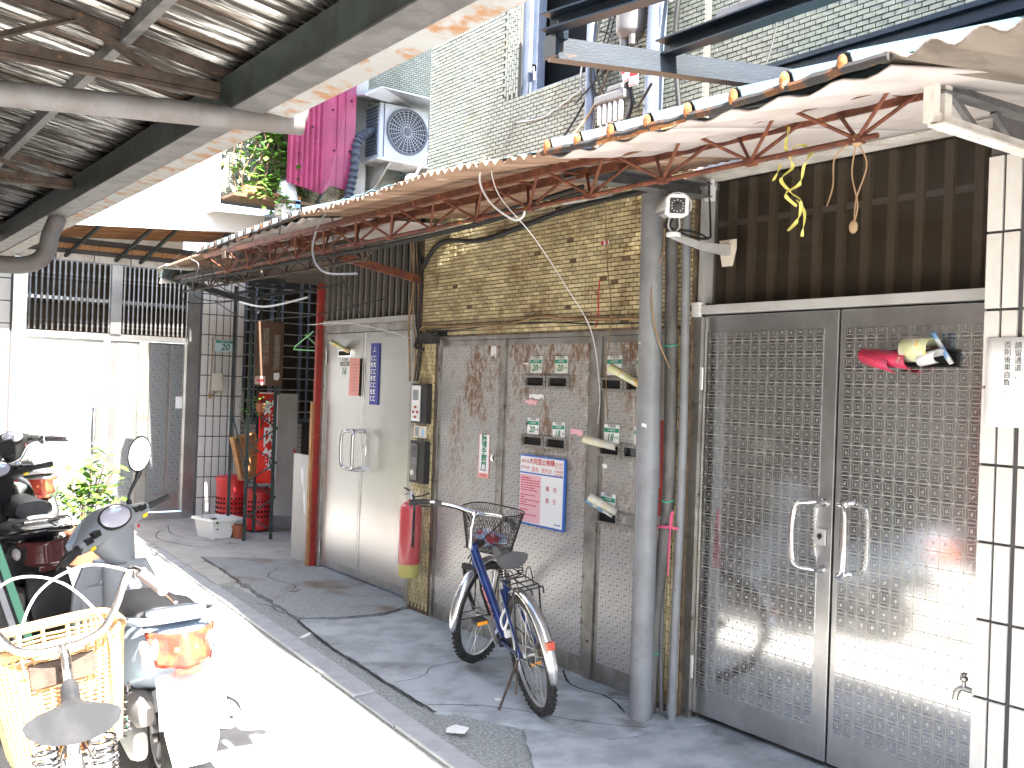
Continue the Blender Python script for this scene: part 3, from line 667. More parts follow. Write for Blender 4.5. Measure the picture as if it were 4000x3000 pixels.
# ---------------------------------------------------------------- awning along the brick wall
ZE = [(-3, 2.36), (1.0, 2.390), (1.4, 2.410), (2.0, 2.414), (2.7, 2.442), (3.83, 2.525), (5.6, 2.572), (9.6, 2.597)]
def ze(y):
    for (a, za), (b, zb) in zip(ZE, ZE[1:]):
        if y <= b: return za+(zb-za)*(y-a)/(b-a)
    return ZE[-1][1]
xe = lambda y: 2.08+.0806*(y-1.4)
def awning():
    a = T('awning', 'long ragged corrugated awning on rusty lattice trusses along the brick wall', 'awning', (2.9, 4, 2.4))
    def soffit(y0, y1):
        def fn(u, v):
            y = y0+(y1-y0)*u; x = xe(y)+.015; X = x+(3.52-x)*v
            e = .010*math.sin(y*33)*(1-v)**3
            return V3((X, y, ze(y)-.012+e+(2.655-ze(y))*((X-x)/(3.52-x))**.9+.012*noise.noise((X*2.2, y*1.7, 1.5))))
        P('soffit_panel', MB().grid(fn, 22, 12), 'soffit', a, smooth=True, solid=.006)
    for y0, y1 in ((1.41, 2.2), (2.203, 2.885), (5.45, 6.4), (6.403, 7.4)): soffit(y0, y1)
    def ribbed(y0, y1):
        P('roof_sheet', wave_sheet(lambda y: xe(y)-.005, lambda y: ze(y)+.004, 3.55, 2.93, y0, y1, .19, .042, nx=3, ppw=16, trap=True), 'roof_top', a, solid=.004)
        n = 40
        P('roof_edge', MB().tube([(xe(y)-.008, y, ze(y)+.002+.006*noise.noise((y*14, 0, 0))) for y in [y0+(y1-y0)*i/n for i in range(n+1)]], [.011+.008*abs(noise.noise((i*.9, 4, 0))) for i in range(n+1)], 6), 'roof_edge', a)
        y = math.ceil(y0/.19)*.19
        while y+.03 < y1:
            c = (xe(y)-.012, y+.016, ze(y)+.020); s = rnd.uniform(.85, 1.2)
            P('ridge_plug', MB().ell(c, .011, .015*s, .023*s, 10, 6), 'rust_bright' if y < 3.2 else 'roof_edge', a, smooth=True); y += .19
        for i in range(3):
            yy = rnd.uniform(y0+.1, y1-.3); P('rust_lip', MB().bar((xe(yy)-.012, yy, ze(yy)-.004), (xe(yy+.16)-.012, yy+.16, ze(yy+.16)-.006), .008, .016), 'rust_bright', a)
    ribbed(1.40, 2.9); ribbed(5.42, 8.0)
    y = 2.88
    while y < 5.3:
        P('corrugated_sheet', wave_sheet(lambda v: xe(v)-.02+.02*math.sin(v*3), lambda v: ze(v)-.002, 3.52, 2.70, y, y+.66, .066, .011, nx=5, sag=.01), 'asb', a, smooth=True, ang=70, solid=.006); y += .64
    P('corrugated_sheet', wave_sheet(lambda v: xe(v)+.02, lambda v: ze(v), 3.6, 2.68, 7.42, 9.2, .066, .011, nx=4), 'asb', a, smooth=True, solid=.006)
    for i in range(26):      # added chips standing in for sunlit ends of the small corrugations
        yy = 2.95+i*.0975
        P('lit_wave_end', MB().prism([(xe(yy)-.025, yy, ze(yy)+.006), (xe(yy)-.02, yy+.035, ze(yy)+.004), (xe(yy)+.03, yy+.02, ze(yy)+.028+rnd.uniform(-.01, .012))], (0, .004, .004)), 'roof_top', a)
    P('ragged_end', MB().add([(2.70, 9.15, 2.60), (2.74, 9.55, 2.60), (3.0, 9.62, 2.62), (3.1, 9.2, 2.62), (2.80, 9.7, 2.57), (2.92, 9.66, 2.60)], [(0, 1, 2, 3), (1, 4, 5, 2)]), 'white_dirty', a, solid=.012)
    P('end_board', MB().prism([(2.70, 9.3, 2.44), (2.86, 9.35, 2.46), (2.90, 9.35, 2.56), (2.72, 9.3, 2.57)], (0, .02, 0)), 'white_dirty', a)
    # nearest piece: grey cement sheet with big waves
    P('cement_sheet', wave_sheet(lambda v: 2.07+.03*(1.45-v), 2.41, 3.5, 2.595, -.6, 1.44, .115, .014, nx=5), 'asb_grey', a, smooth=True, ang=80, solid=.008)
    # rusty triangular truss
    def truss(y0, y1, yb, mat, dx=0):
        t = P('lattice_truss', MB().tube([(2.56+dx, y0+.12, 2.377), (2.56+dx, y1, 2.38)], .0095, 8), mat, a, smooth=True)
        P('outer_chord', MB().bar((2.47+dx, y0, 2.488), (2.47+dx, y1, 2.495), .022, .030), mat, t)
        P('inner_chord', MB().bar((2.652+dx, y0, 2.50), (2.652+dx, y1, 2.512), .012, .036).bar((2.665+dx, y0, 2.517), (2.665+dx, y1, 2.53), .03, .006), mat, t)
        y = yb; first = None
        while y < y1-.15:
            rod = MB()
            for s in (-.17, .17):
                rod.tube([(2.56+dx, y, 2.378), (2.472+dx, y+s, 2.482)], .0065, 6); rod.tube([(2.56+dx, y, 2.378), (2.65+dx, y+s*.8, 2.50)], .0065, 6)
            if first is None:
                for s in (-.17, .17):
                    f1 = P('web_rod', MB().tube([(2.56+dx, y, 2.378), (2.472+dx, y+s, 2.482)], .0065, 6), mat, t); f2 = P('web_rod', MB().tube([(2.56+dx, y, 2.378), (2.65+dx, y+s*.8, 2.50)], .0065, 6), mat, t)
                    first = (first or [])+[f1, f2]
                y00 = y
            else:
                for f in first: dup(f, 'web_rod', t, (0, y-y00, 0))
            P('weld_plate', MB().box(2.545+dx, 2.575+dx, y-.02, y+.02, 2.365, 2.385), mat, t)
            y += .41
        for i in range(int((y1-y0)/.3)):
            P('batten_rod', MB().tube([(2.47+dx, y0+.1+i*.3, 2.497), (2.655+dx, y0+.1+i*.3, 2.505)], .006, 6), mat, t)
    truss(1.64, 7.4, 1.83, 'rust'); truss(5.6, 9.3, 5.7, 'rust_dark', .35)
    P('bearer', MB().chan((2.63, 3.34, 2.525), (3.53, 3.40, 2.575), .08, .065, .005), 'galv', a)
    P('bearer', MB().bar((2.45, 6.95, 2.47), (3.6, 7.05, 2.56), .05, .05), 'rust_dark', a)
    P('knee_brace', MB().bar((2.62, 6.15, 2.50), (3.56, 6.06, 2.33), .045, .05), 'rust', a)
    P('knee_brace', MB().bar((2.70, 9.32, 2.52), (3.60, 9.3, 2.33), .05, .05), 'dgreen', a)
    P('bearer', MB().bar((2.72, 9.3, 2.545), (3.9, 9.3, 2.56), .05, .06), 'dgreen', a)
    # white painted frame at the near end
    w = P('painted_frame', MB().bar((2.575, 1.60, 2.385), (2.575, 1.60, 2.50), .03, .035).bar((2.635, 1.60, 2.385), (2.635, 1.60, 2.50), .03, .035), 'white_dirty', a)
    P('frame_rail', MB().bar((2.57, 1.66, 2.515), (2.55, .3, 2.60), .045, .045), 'white_dirty', w)
    P('frame_rail', MB().angle((2.56, 1.60, 2.37), (3.45, 1.60, 2.37), .05, .006), 'white_dirty', w)
    P('frame_rail', MB().angle((2.60, 1.62, 2.475), (3.45, 1.62, 2.50), .045, .006), 'galv', w)
    for x in (2.70, 2.92, 3.14): P('frame_strut', MB().bar((x, 1.61, 2.485), (x+.17, 1.61, 2.385), .018, .018), 'galv', w)
    P('frame_strut', MB().bar((2.56, 1.35, 2.53), (2.72, 1.05, 2.40), .02, .02), 'white_dirty', w)
awning()

# ---------------------------------------------------------------- blue steel bracket frame on the upper wall
def blueframe():
    b = T('bracket_frame', 'dark blue steel channel frame jutting from the upper wall above the pipes', 'steel frame', (2.9, 3, 2.95))
    O, E = V3((2.42, 3.16, 2.965)), V3((3.56, 2.70, 2.950))
    P('cross_beam', MB().chan(O, E, .06, .085, .007, side=-1), 'blue', b)
    P('end_plate', MB().box(2.405, 2.42, 3.12, 3.20, 2.92, 3.01), 'blue', b)
    P('outer_beam', MB().chan((2.41, 3.16, 3.045), (2.74, 1.4, 3.055), .06, .07, .007), 'blue', b)
    P('inner_beam', MB().chan((2.905, 3.02, 3.02), (2.93, 1.2, 3.02), .06, .07, .007), 'blue', b)
    P('capping', MB().bar((2.935, 2.74, 3.085), (2.96, 1.2, 3.085), .06, .045), 'pvc_light', b)
    P('corner_post', MB().box(2.41, 2.46, 3.11, 3.16, 2.99, 3.06), 'blue', b)
blueframe()
# ---------------------------------------------------------------- doors on the long wall
def u_handle(y, z0, z1, x, out, dy, r, parent, mat='chrome'):
    pts = [(x, y, z1), (x-out*.75, y+dy*.3, z1), (x-out, y+dy, z1-.035), (x-out, y+dy, z0+.035), (x-out*.75, y+dy*.3, z0), (x, y, z0)]
    P('handle', MB().tube(spline(pts, 6), r, 12), mat, parent, smooth=True, ang=80)
    P('handle_rose', MB().lathe([(r*1.6, 0), (r*1.6, .006)], (x, y, z1), (-1, 0, 0), 14).lathe([(r*1.6, 0), (r*1.6, .006)], (x, y, z0), (-1, 0, 0), 14), mat, parent)
def wide_door():
    d = T('steel_door', 'wide etched steel double door with magazines stuffed in its letter slot', 'door', (3.62, 2.7, 0))
    m = MB(); m.box(3.575, 3.70, 3.40, 3.452, 0, 2.0); m.box(3.60, 3.70, 1.80, 1.90, 0, 2.0)
    P('frame', m, 'steel_dull', d)
    P('head_rail', MB().box(3.565, 3.70, 1.82, 3.44, 1.988, 2.03), 'white_alu', d, bevel=.003)
    P('rail_end', MB().box(3.555, 3.60, 3.40, 3.45, 1.975, 2.045), 'white_plastic', d)
    for y0, y1 in ((2.632, 3.398), (1.90, 2.622)):
        lf = P('leaf', MB().box(3.60, 3.64, y0, y1, .055, 1.98), 'steel', d, bevel=.004)
        P('etched_panel', MB().box(3.5965, 3.60, y0+.072, y1-.02 if y0 > 2 else y1-.03, .185, 1.90), 'star', lf)
        for z in (.22, 1.62):
            if y0 > 2: P('hinge', MB().tube([(3.59, 3.40, z), (3.59, 3.40, z+.11)], .008, 8), 'alu', lf)
    u_handle(2.672, .87, 1.155, 3.597, .075, .10, .0115, lf); u_handle(2.575, .865, 1.16, 3.597, .075, -.055, .0115, lf)
    lk = P('lock_plate', MB().box(3.588, 3.597, 2.655, 2.715, .972, 1.042), 'alu', d, bevel=.003)
    P('keyhole', MB().lathe([(.012, 0), (.012, .003)], (3.588, 2.685, 1.01), (-1, 0, 0), 12).tube([(3.587, 2.685, 1.0), (3.584, 2.685, .994)], .003, 6), 'black', lk)
    s = P('letter_slot', MB().box(3.585, 3.597, 2.08, 2.37, 1.735, 1.742).box(3.585, 3.597, 2.08, 2.37, 1.798, 1.805).box(3.585, 3.597, 2.08, 2.088, 1.742, 1.798).box(3.585, 3.597, 2.362, 2.37, 1.742, 1.798), 'black', d)
    P('slot_opening', MB().box(3.5935, 3.597, 2.088, 2.362, 1.742, 1.798), 'dark', s)
    # glazed light over the door
    t = P('transom_back', MB().box(3.70, 3.71, 1.85, 3.43, 2.03, 2.64), 'dark', d)
    for i in range(12):
        y = 1.93+i*.125; P('batten', MB().box(3.675, 3.699, y, y+.038, 2.032, 2.64), 'batten', t)
    P('light_rail', MB().box(3.688, 3.699, 1.86, 3.42, 2.425, 2.452), 'pvc_light', t)
    P('red_rail', MB().box(3.688, 3.699, 1.86, 2.02, 2.30, 2.325), 'redpaint', t)
    P('pane', MB().box(3.64, 3.645, 1.87, 3.40, 2.03, 2.64), 'glass_tint', d)
    P('pane_frame', MB().box(3.575, 3.66, 3.398, 3.43, 2.045, 2.62).box(3.57, 3.66, 3.39, 3.445, 2.60, 2.635), 'white_alu', d)
def gt():
    mt, g, b = newmat('tinted_pane'); b.inputs['Base Color'].default_value = (.05, .038, .026, 1); b.inputs['Alpha'].default_value = .38; b.inputs['Roughness'].default_value = .08; MT['glass_tint'] = mt
gt(); wide_door()
def paper_loop(name, c, w, hgt, depth, mat, label, cat, tilt=0, open_=.6, dirx=-1):
    """folded magazine: a bent sheet that comes out of a slot and curls back"""
    m = MB(); n = 12; ring = []
    for i in range(n+1):
        th = -math.pi*.5+math.pi*2*open_*i/n
        ring.append((math.cos(th)*depth, math.sin(th)*hgt))
    vs = []
    for (a, b) in ring:
        for s in (-.5, .5): vs.append(V3((c[0]-.03+dirx*(a+depth*.2), c[1]+s*w+b*math.sin(tilt), c[2]+b*math.cos(tilt)+s*w*math.sin(tilt))))
    m.add(vs, [(2*i, 2*i+2, 2*i+3, 2*i+1) for i in range(n)])
    return solo(name, m, mat, label, cat, smooth=True, solid=.004)
paper_loop('magazine', (3.575, 2.325, 1.765), .16, .032, .055, 'paper_r', 'red covered magazine curled in the letter slot of the wide steel door', 'magazine', .1, .62)
paper_loop('magazine', (3.57, 2.375, 1.758), .13, .034, .06, 'paper_r', 'crimson magazine bent sideways out of the slot end of the wide steel door', 'magazine', .25, .7)
paper_loop('brochure', (3.57, 2.16, 1.77), .07, .026, .045, 'paper', 'white brochure wedged beside the lime one in the wide door slot', 'brochure', -.2, .7)
paper_loop('magazine', (3.575, 2.215, 1.80), .115, .045, .05, 'paper_l', 'lime and white brochure folded in the letter slot of the wide steel door', 'magazine', 0, .68)
def roll(name, p, q, r, mat, label, cat='newspaper', squash=.6, group=None):
    p, q = V3(p), V3(q); d = (q-p).normalized(); a = d.cross(V3((0, 0, 1))).normalized(); b = a.cross(d); m = MB(); n = 16; vs = []
    for i in range(5):
        c = p.lerp(q, i/4); rr = r*(1+.15*i/4)
        for k in range(n+1):
            th = 2*math.pi*1.15*k/n+.5; f = rr*(1-.22*k/n); vs.append(c+a*math.cos(th)*f+b*math.sin(th)*f*squash)
    w = n+1
    m.add(vs, [(i*w+k, i*w+k+1, (i+1)*w+k+1, (i+1)*w+k) for i in range(4) for k in range(n)])
    return solo(name, m, mat, label, cat, group, smooth=True, solid=.003)
roll('leaflet', (3.595, 2.115, 1.75), (3.54, 2.165, 1.865), .022, 'paper_b', 'blue and white leaflet sticking up from the letter slot of the wide steel door', 'leaflet', .35)

def box_door():
    d = T('steel_door', 'stained etched steel door wall with letterboxes behind the blue bicycle', 'door', (3.57, 4.7, 0))
    m = MB(); m.box(3.568, 3.66, 3.60, 5.82, 1.90, 1.928); m.box(3.572, 3.66, 5.03, 5.05, 0, 1.90); m.box(3.566, 3.66, 4.125, 4.19, 0, 1.90); m.box(3.57, 3.66, 3.595, 3.63, 0, 1.90); m.box(3.562, 3.66, 5.79, 5.82, 0, 1.91)
    P('frame', m, 'steel_dull', d)
    lv = []
    for y0, y1, x in ((5.052, 5.788, 3.574), (4.192, 5.028, 3.578), (3.632, 4.123, 3.578)):
        lf = P('leaf', MB().box(x, x+.03, y0, y1, .012, 1.898), 'steel_dull', d, bevel=.003)
        P('etched_panel', MB().box(x-.003, x, y0+.04, y1-.03, .13, 1.86), 'key', lf); lv.append(lf)
    P('door_knob', MB().lathe([(.012, 0), (.012, .02), (.02, .025), (.02, .035), (.0, .04)], (3.572, 5.085, 1.16), (-1, 0, 0), 14), 'chrome', lv[0], smooth=True)
    for (ya, yb, z) in ((4.60, 4.81, 1.605), (4.385, 4.59, 1.605), (4.60, 4.82, 1.252), (4.385, 4.595, 1.252), (3.93, 4.118, 1.60), (3.74, 3.925, 1.60), (3.93, 4.118, 1.248), (3.74, 3.925, 1.248), (3.93, 4.118, .885), (3.74, 3.925, .885)):
        s = P('letter_slot', MB().box(3.555, 3.575, ya, yb, z, z+.012).box(3.555, 3.575, ya, yb, z+.058, z+.07).box(3.555, 3.575, ya, ya+.022, z+.012, z+.058).box(3.555, 3.575, yb-.022, yb, z+.012, z+.058), 'steel_dull', d)
        P('slot_opening', MB().box(3.57, 3.5745, ya+.022, yb-.022, z+.012, z+.058), 'steel' if (z < 1 and ya < 3.9) else 'dark', s)
        for y in (ya+.011, yb-.011): P('screw', MB().lathe([(.004, 0), (.004, .002)], (3.555, y, z+.035), (-1, 0, 0), 8), 'rust_dark', s)
box_door()
MT['plate_old'] = M('faded_plate_enamel', (.66, .66, .60), .5, c2=(.5, .46, .38), scale=30, lo=.55, hi=.7)
def plate(y0, y1, z0, z1, x, num, sub, label, tx='signgreen'):
    yc, zc, w, h = (y0+y1)/2, (z0+z1)/2, y1-y0, z1-z0
    p = T('house_number_plate', label, 'number plate', (x, yc, z0), 'green and white house number plates')
    p.rotation_euler.x = R(rnd.uniform(-2.2, 2.2))
    P('plate', MB().box(x-.004, x, y0, y1, z0, z1), rnd.choice(('paper', 'paper', 'plate_old')), p)
    P('green_band', MB().box(x-.0052, x-.004, y0+.002, y1-.002, zc+h*.08, zc+h*.30), tx, p)
    text('大豐路', h*.15, (x-.0055, yc, zc+h*.40), *WALL, 'ink', p, wx=1.5)
    text('194巷3弄', h*.15, (x-.006, yc, zc+h*.19), *WALL, 'paper', p)
    text(num, h*.52, (x-.0055, yc+w*.08, zc-h*.2), *WALL, 'ink_green', p, shear=.2, bold=h*.012)
    if sub: text(sub, h*.16, (x-.0055, yc-w*.34, zc-h*.2), *WALL, 'ink_green', p)
X = 3.572
plate(4.655, 4.765, 1.69, 1.79, X, '20', '四樓', 'number 20 plate over the first slot of the upper letterbox row')
plate(4.415, 4.53, 1.69, 1.79, X, '20', '二樓', 'number 20 plate over the second slot of the upper letterbox row')
plate(3.955, 4.075, 1.685, 1.79, X, '16', '四樓', 'number 16 plate over the letterbox beside the grey pole')
plate(3.72, 3.84, 1.685, 1.785, X, '16', '二樓', 'number plate half hidden by the grey pole, above the yellow brochure')
plate(4.665, 4.775, 1.325, 1.425, X, '20', '三樓', 'number 20 plate above the notice board, marked with a black scribble')
plate(4.42, 4.53, 1.315, 1.41, X, '18', '二樓', 'number 18 plate above the notice board, next to a pink paper scrap')
plate(3.96, 4.08, 1.32, 1.42, X, '18', '四樓', 'number 18 plate above the rolled cream newspaper')
plate(3.72, 3.84, 1.325, 1.42, X, '18', '二樓', 'number plate mostly hidden by the grey pole, middle letterbox row')
plate(3.975, 4.09, .945, 1.05, X, '18', '三樓', 'number 18 plate behind the blue leaflet in the lowest letterbox row')
def scrap(y0, y1, z0, z1, mat, label, x=3.5715):
    pts = []
    for i in range(9):
        t = i/8; pts.append((x, y0+(y1-y0)*t, z1-rnd.uniform(0, .01)))
    for i in range(9):
        t = 1-i/8; pts.append((x, y0+(y1-y0)*t, z0+rnd.uniform(0, (z1-z0)*.5)))
    solo('paper_scrap', MB().prism(pts, (-.001, 0, 0)), mat, label, 'paper scrap')
scrap(4.63, 4.77, 1.535, 1.57, 'paper', 'torn white paper remnant under the upper letterbox row')
scrap(4.69, 4.81, 1.50, 1.535, 'pinkpaper', 'torn pink paper remnant under the upper letterbox row')
scrap(4.26, 4.37, 1.335, 1.385, 'pinkpaper', 'ragged pink paper scrap next to the number 18 plate')
scrap(4.79, 4.84, 1.735, 1.755, 'paper', 'small pale paper remnant left of the first number 20 plate')
scrap(5.13, 5.19, 1.78, 1.86, 'paper', 'square of white paper near the top of the stained steel leaf')
scrap(4.05, 4.09, 1.175, 1.21, 'paper', 'scrap of torn white paper below the rolled cream newspaper')
roll('newspaper', (3.575, 3.985, 1.30), (3.47, 4.135, 1.335), .032, 'paper_y', 'rolled cream newspaper sticking out of a letterbox in the middle row')
roll('newspaper', (3.575, 3.965, .955), (3.47, 4.075, 1.03), .034, 'paper_y', 'rolled cream newspaper in the lowest letterbox row, in front of a blue leaflet')
roll('leaflet', (3.58, 4.0, .93), (3.485, 4.115, 1.01), .03, 'paper_b', 'blue leaflet under the rolled newspaper in the lowest letterbox row', 'leaflet', .3)
roll('brochure', (3.575, 3.80, 1.63), (3.46, 3.935, 1.725), .034, 'paper_l', 'rolled white and yellow brochure in the letterbox beside the grey pole', 'brochure')
# scribble blots and glue marks
for y, z, r in ((4.785, 1.385, .011), (4.26, 1.66, .02), (4.24, 1.47, .022)):
    solo('glue_mark', MB().ell((3.571, y, z), .002, r, r*1.3, 10, 6), 'black' if r < .015 else 'film', 'black ink blot beside the number 20 plate' if r < .015 else ('dried glue patch high on the letterbox leaf' if z > 1.6 else 'dried glue patch midway down the letterbox leaf'), 'mark')

# sticker and public notice board
s = T('sticker', 'narrow white sticker with green characters asking to close the door', 'sticker', (3.570, 5.22, 1.02))
P('sheet', MB().box(3.5685, 3.570, 5.165, 5.285, 1.02, 1.30), 'paper', s)
P('red_border', MB().box(3.568, 3.5695, 5.165, 5.172, 1.02, 1.30).box(3.568, 3.5695, 5.278, 5.285, 1.02, 1.30).box(3.568, 3.5695, 5.172, 5.278, 1.02, 1.052).box(3.568, 3.5695, 5.172, 5.278, 1.294, 1.30), 'salmon', s)
text('請\n隨\n手\n關\n門', .044, (3.5675, 5.225, 1.19), *WALL, 'ink_green', s, line=1.0, wx=1.35, bold=.0012)
text('2239-8888', .018, (3.5672, 5.225, 1.037), *WALL, 'ink_red', s); text('歡迎索取', .018, (3.5675, 5.225, 1.07), *WALL, 'ink', s)
b = T('notice_board', 'white neighbourhood notice board with a blue rim and a pink sheet', 'notice board', (3.56, 4.6, .79))
P('blue_rim', MB().box(3.552, 3.568, 4.385, 4.815, .79, 1.205), 'signblue', b, bevel=.006)
P('panel', MB().box(3.549, 3.552, 4.395, 4.805, .805, 1.195), 'paper', b)
P('blue_line', MB().box(3.5482, 3.549, 4.395, 4.805, 1.095, 1.103), 'signblue', b)
P('pink_sheet', MB().box(3.5475, 3.549, 4.60, 4.80, .81, 1.088), 'pinkpaper', b)
text('大同里公佈欄', .040, (3.548, 4.595, 1.168), *WALL, 'ink_red', b, bold=.0008); text('里長：劉天全', .032, (3.548, 4.595, 1.122), *WALL, 'ink_red', b)
text('里辦公處', .02, (3.548, 4.755, 1.165), *WALL, 'ink_red', b); text('2917-0068', .024, (3.548, 4.755, 1.130), *WALL, 'ink_red', b, wx=.8)
text('江陵派出所\n2911-2165', .019, (3.548, 4.438, 1.160), *WALL, 'ink_red', b, wx=.85); text('大同聯絡處\n2218-2908', .019, (3.548, 4.438, 1.118), *WALL, 'ink_red', b, wx=.85)
text('專　用\n\n廣　告', .034, (3.548, 4.50, .985), *WALL, 'ink_red', b)
m = MB()
for i in range(17):
    z = 1.07-i*.0145
    if i in (6, 12): continue
    y = 4.79
    while y > 4.63:
        w = rnd.uniform(.012, .04); m.box(3.5468, 3.5475, y-w, y, z-.0025*(2 if i == 0 else 1), z+.0025); y -= w+rnd.uniform(.003, .008)
        if rnd.random() < .12: break
P('printed_lines', m, 'ink_red', b, kind='stuff')
P('round_mark', MB().lathe([(.006, 0), (.006, .001)], (3.549, 4.455, .825), (-1, 0, 0), 14).box(3.548, 3.549, 4.405, 4.442, .822, .828), 'signblue', b)

# ---- brushed door number 16
def door16():
    d = T('steel_door', 'shiny brushed steel double door beside the red post, with a blue strip sign', 'door', (3.66, 7.0, 0))
    m = MB(); m.box(3.62, 3.75, 6.20, 6.275, .03, 2.06); m.box(3.63, 3.75, 7.74, 7.79, .03, 2.70); m.box(3.635, 3.75, 6.275, 7.74, 2.0, 2.06)
    P('frame', m, 'steel_dull', d); P('head_rail', MB().box(3.605, 3.75, 6.20, 7.74, 2.062, 2.10), 'white_alu', d)
    lv = []
    for y0, y1 in ((6.278, 7.045), (7.055, 7.738)):
        lf = P('leaf', MB().box(3.652, 3.69, y0, y1, .055, 1.995), 'steel', d, bevel=.003); lv.append(lf)
        P('etched_panel', MB().box(3.649, 3.652, y0+.03, y1-.03, .12, 1.95), 'oval', lf)
    P('hinge', MB().tube([(3.64, 7.735, .15), (3.64, 7.735, .26)], .01, 8), 'steel_dull', lv[1]); P('hinge', MB().tube([(3.64, 7.735, 1.75), (3.64, 7.735, 1.86)], .01, 8), 'steel_dull', lv[1])
    for y, s, lf in ((7.085, .10, lv[1]), (7.015, -.02, lv[0])): u_handle(y, .915, 1.215, 3.65, .11, s, .014, lf, 'chrome_old')
    P('lock', MB().lathe([(.014, 0), (.014, .01)], (3.65, 7.0, 1.10), (-1, 0, 0), 12).box(3.643, 3.65, 6.985, 7.0, 1.03, 1.09), 'chrome', lv[0])
    s = P('letter_slot', MB().box(3.635, 3.65, 7.27, 7.50, 1.80, 1.86), 'chrome', lv[1]); P('slot_opening', MB().box(3.633, 3.635, 7.285, 7.485, 1.812, 1.848), 'dark', s)
    f = None
    for i in range(16):
        y = 6.24+i*.098
        if f is None: f = P('transom_bar', MB().box(3.62, 3.65, y-.013, y+.013, 2.10, 2.66), 'batten_l', d); y0 = y
        else: dup(f, 'transom_bar', d, (0, y-y0, 0))
    P('transom_back', MB().box(3.72, 3.74, 6.2, 7.74, 2.1, 2.7), 'dark', d); P('transom_frame', MB().box(3.61, 3.66, 6.2, 7.78, 2.655, 2.69), 'steel_dull', d)
MT['batten_l'] = M('dull_grey_bar', (.20, .185, .165), .5, .4)
door16()
roll('leaflet', (3.66, 7.33, 1.84), (3.54, 7.44, 1.92), .045, 'paper_l', 'green and cream leaflet stuck in the slot of the brushed steel door', 'leaflet', .4)
plate(7.30, 7.47, 1.635, 1.795, 3.648, '16', '', 'faded number 16 plate on the brushed steel door beside a pink note', 'ink_grey')
q = T('pink_note', 'pink paper note taped on the brushed steel door with one edge curling', 'note', (3.645, 7.2, 1.49))
P('sheet', MB().grid(lambda u, v: V3((3.646-.02*max(0, 1-u*4)**2, 7.09+.215*u, 1.49+.30*v)), 10, 2), 'salmon', q, smooth=True)
m = MB()
for i in range(9): m.box(3.6435, 3.6445, 7.17, 7.17+rnd.uniform(.05, .11), 1.53+i*.026, 1.533+i*.026)
P('printed_lines', m, 'ink_grey', q, kind='stuff')
q = T('strip_sign', 'tall navy strip sign with white characters on the brushed steel door', 'sign', (3.645, 6.87, 1.43))
P('board', MB().box(3.640, 3.648, 6.80, 6.935, 1.43, 1.905), 'navy', q)
m = MB()
for i in range(7):
    z = 1.46+i*.052
    for j in range(2):
        y = 6.905-j*.045; m.box(3.6388, 3.640, y-.018, y+.018, z, z+.006); m.box(3.6388, 3.640, y-.018, y+.018, z+.03, z+.036); m.box(3.6388, 3.640, y-(.004 if i % 2 else -.012), y+.006+(.0 if i % 2 else .012), z+.006, z+.03); m.box(3.6388, 3.640, y+.008, y+.018, z+.012, z+.03)
m.box(3.6388, 3.640, 6.85, 6.9, 1.84, 1.846); m.box(3.6388, 3.640, 6.87, 6.876, 1.85, 1.88)
P('white_characters', m, 'paper', q, kind='stuff')

# ---- intercoms and switch on the brick pier
def intercom(z0, z1, label, key):
    c = T('intercom', label, 'intercom', (3.53, 5.95, z0))
    P('back_box', MB().box(3.50, 3.55, 5.85, 6.04, z0, z1), 'black', c, bevel=.004)
    if key:
        P('face_plate', MB().box(3.494, 3.50, 5.92, 6.03, z0+.015, z1-.015), 'white_plastic', c)
        P('speaker', MB().box(3.491, 3.494, 5.94, 6.01, z0+.16, z0+.23), 'grey_plastic', c)
        for i in range(3):
            for j in range(3): P('button', MB().box(3.490, 3.494, 5.935+i*.028, 5.955+i*.028, z0+.035+j*.034, z0+.053+j*.034), 'redpaint' if (i+j) % 2 else 'cream_plastic', c)
    else:
        P('face_plate', MB().box(3.494, 3.50, 5.935, 6.03, z0+.02, z1-.02), 'galv', c)
        g = MB()
        for i in range(6): g.box(3.4915, 3.494, 5.95, 6.0, z0+.18+i*.013, z0+.186+i*.013)
        P('speaker_grille', g, 'black', c); P('button', MB().lathe([(.02, 0), (.02, .008)], (3.494, 5.985, z0+.07), (-1, 0, 0), 14), 'cream_plastic', c)
intercom(1.33, 1.605, 'black door intercom with a white keypad on the brick pier', True)
intercom(.92, 1.21, 'black door intercom with a grey speaker grille above the fire extinguisher', False)
c = T('switch_box', 'small cream switch box between the two intercoms', 'switch', (3.54, 5.98, 1.23))
P('box', MB().box(3.535, 3.55, 5.90, 6.055, 1.225, 1.315), 'cream_plastic', c, bevel=.003); P('rocker', MB().box(3.531, 3.535, 5.99, 6.03, 1.24, 1.30), 'grey_plastic', c); P('sticker', MB().box(3.534, 3.535, 5.92, 5.95, 1.24, 1.29), 'skyblue', c)

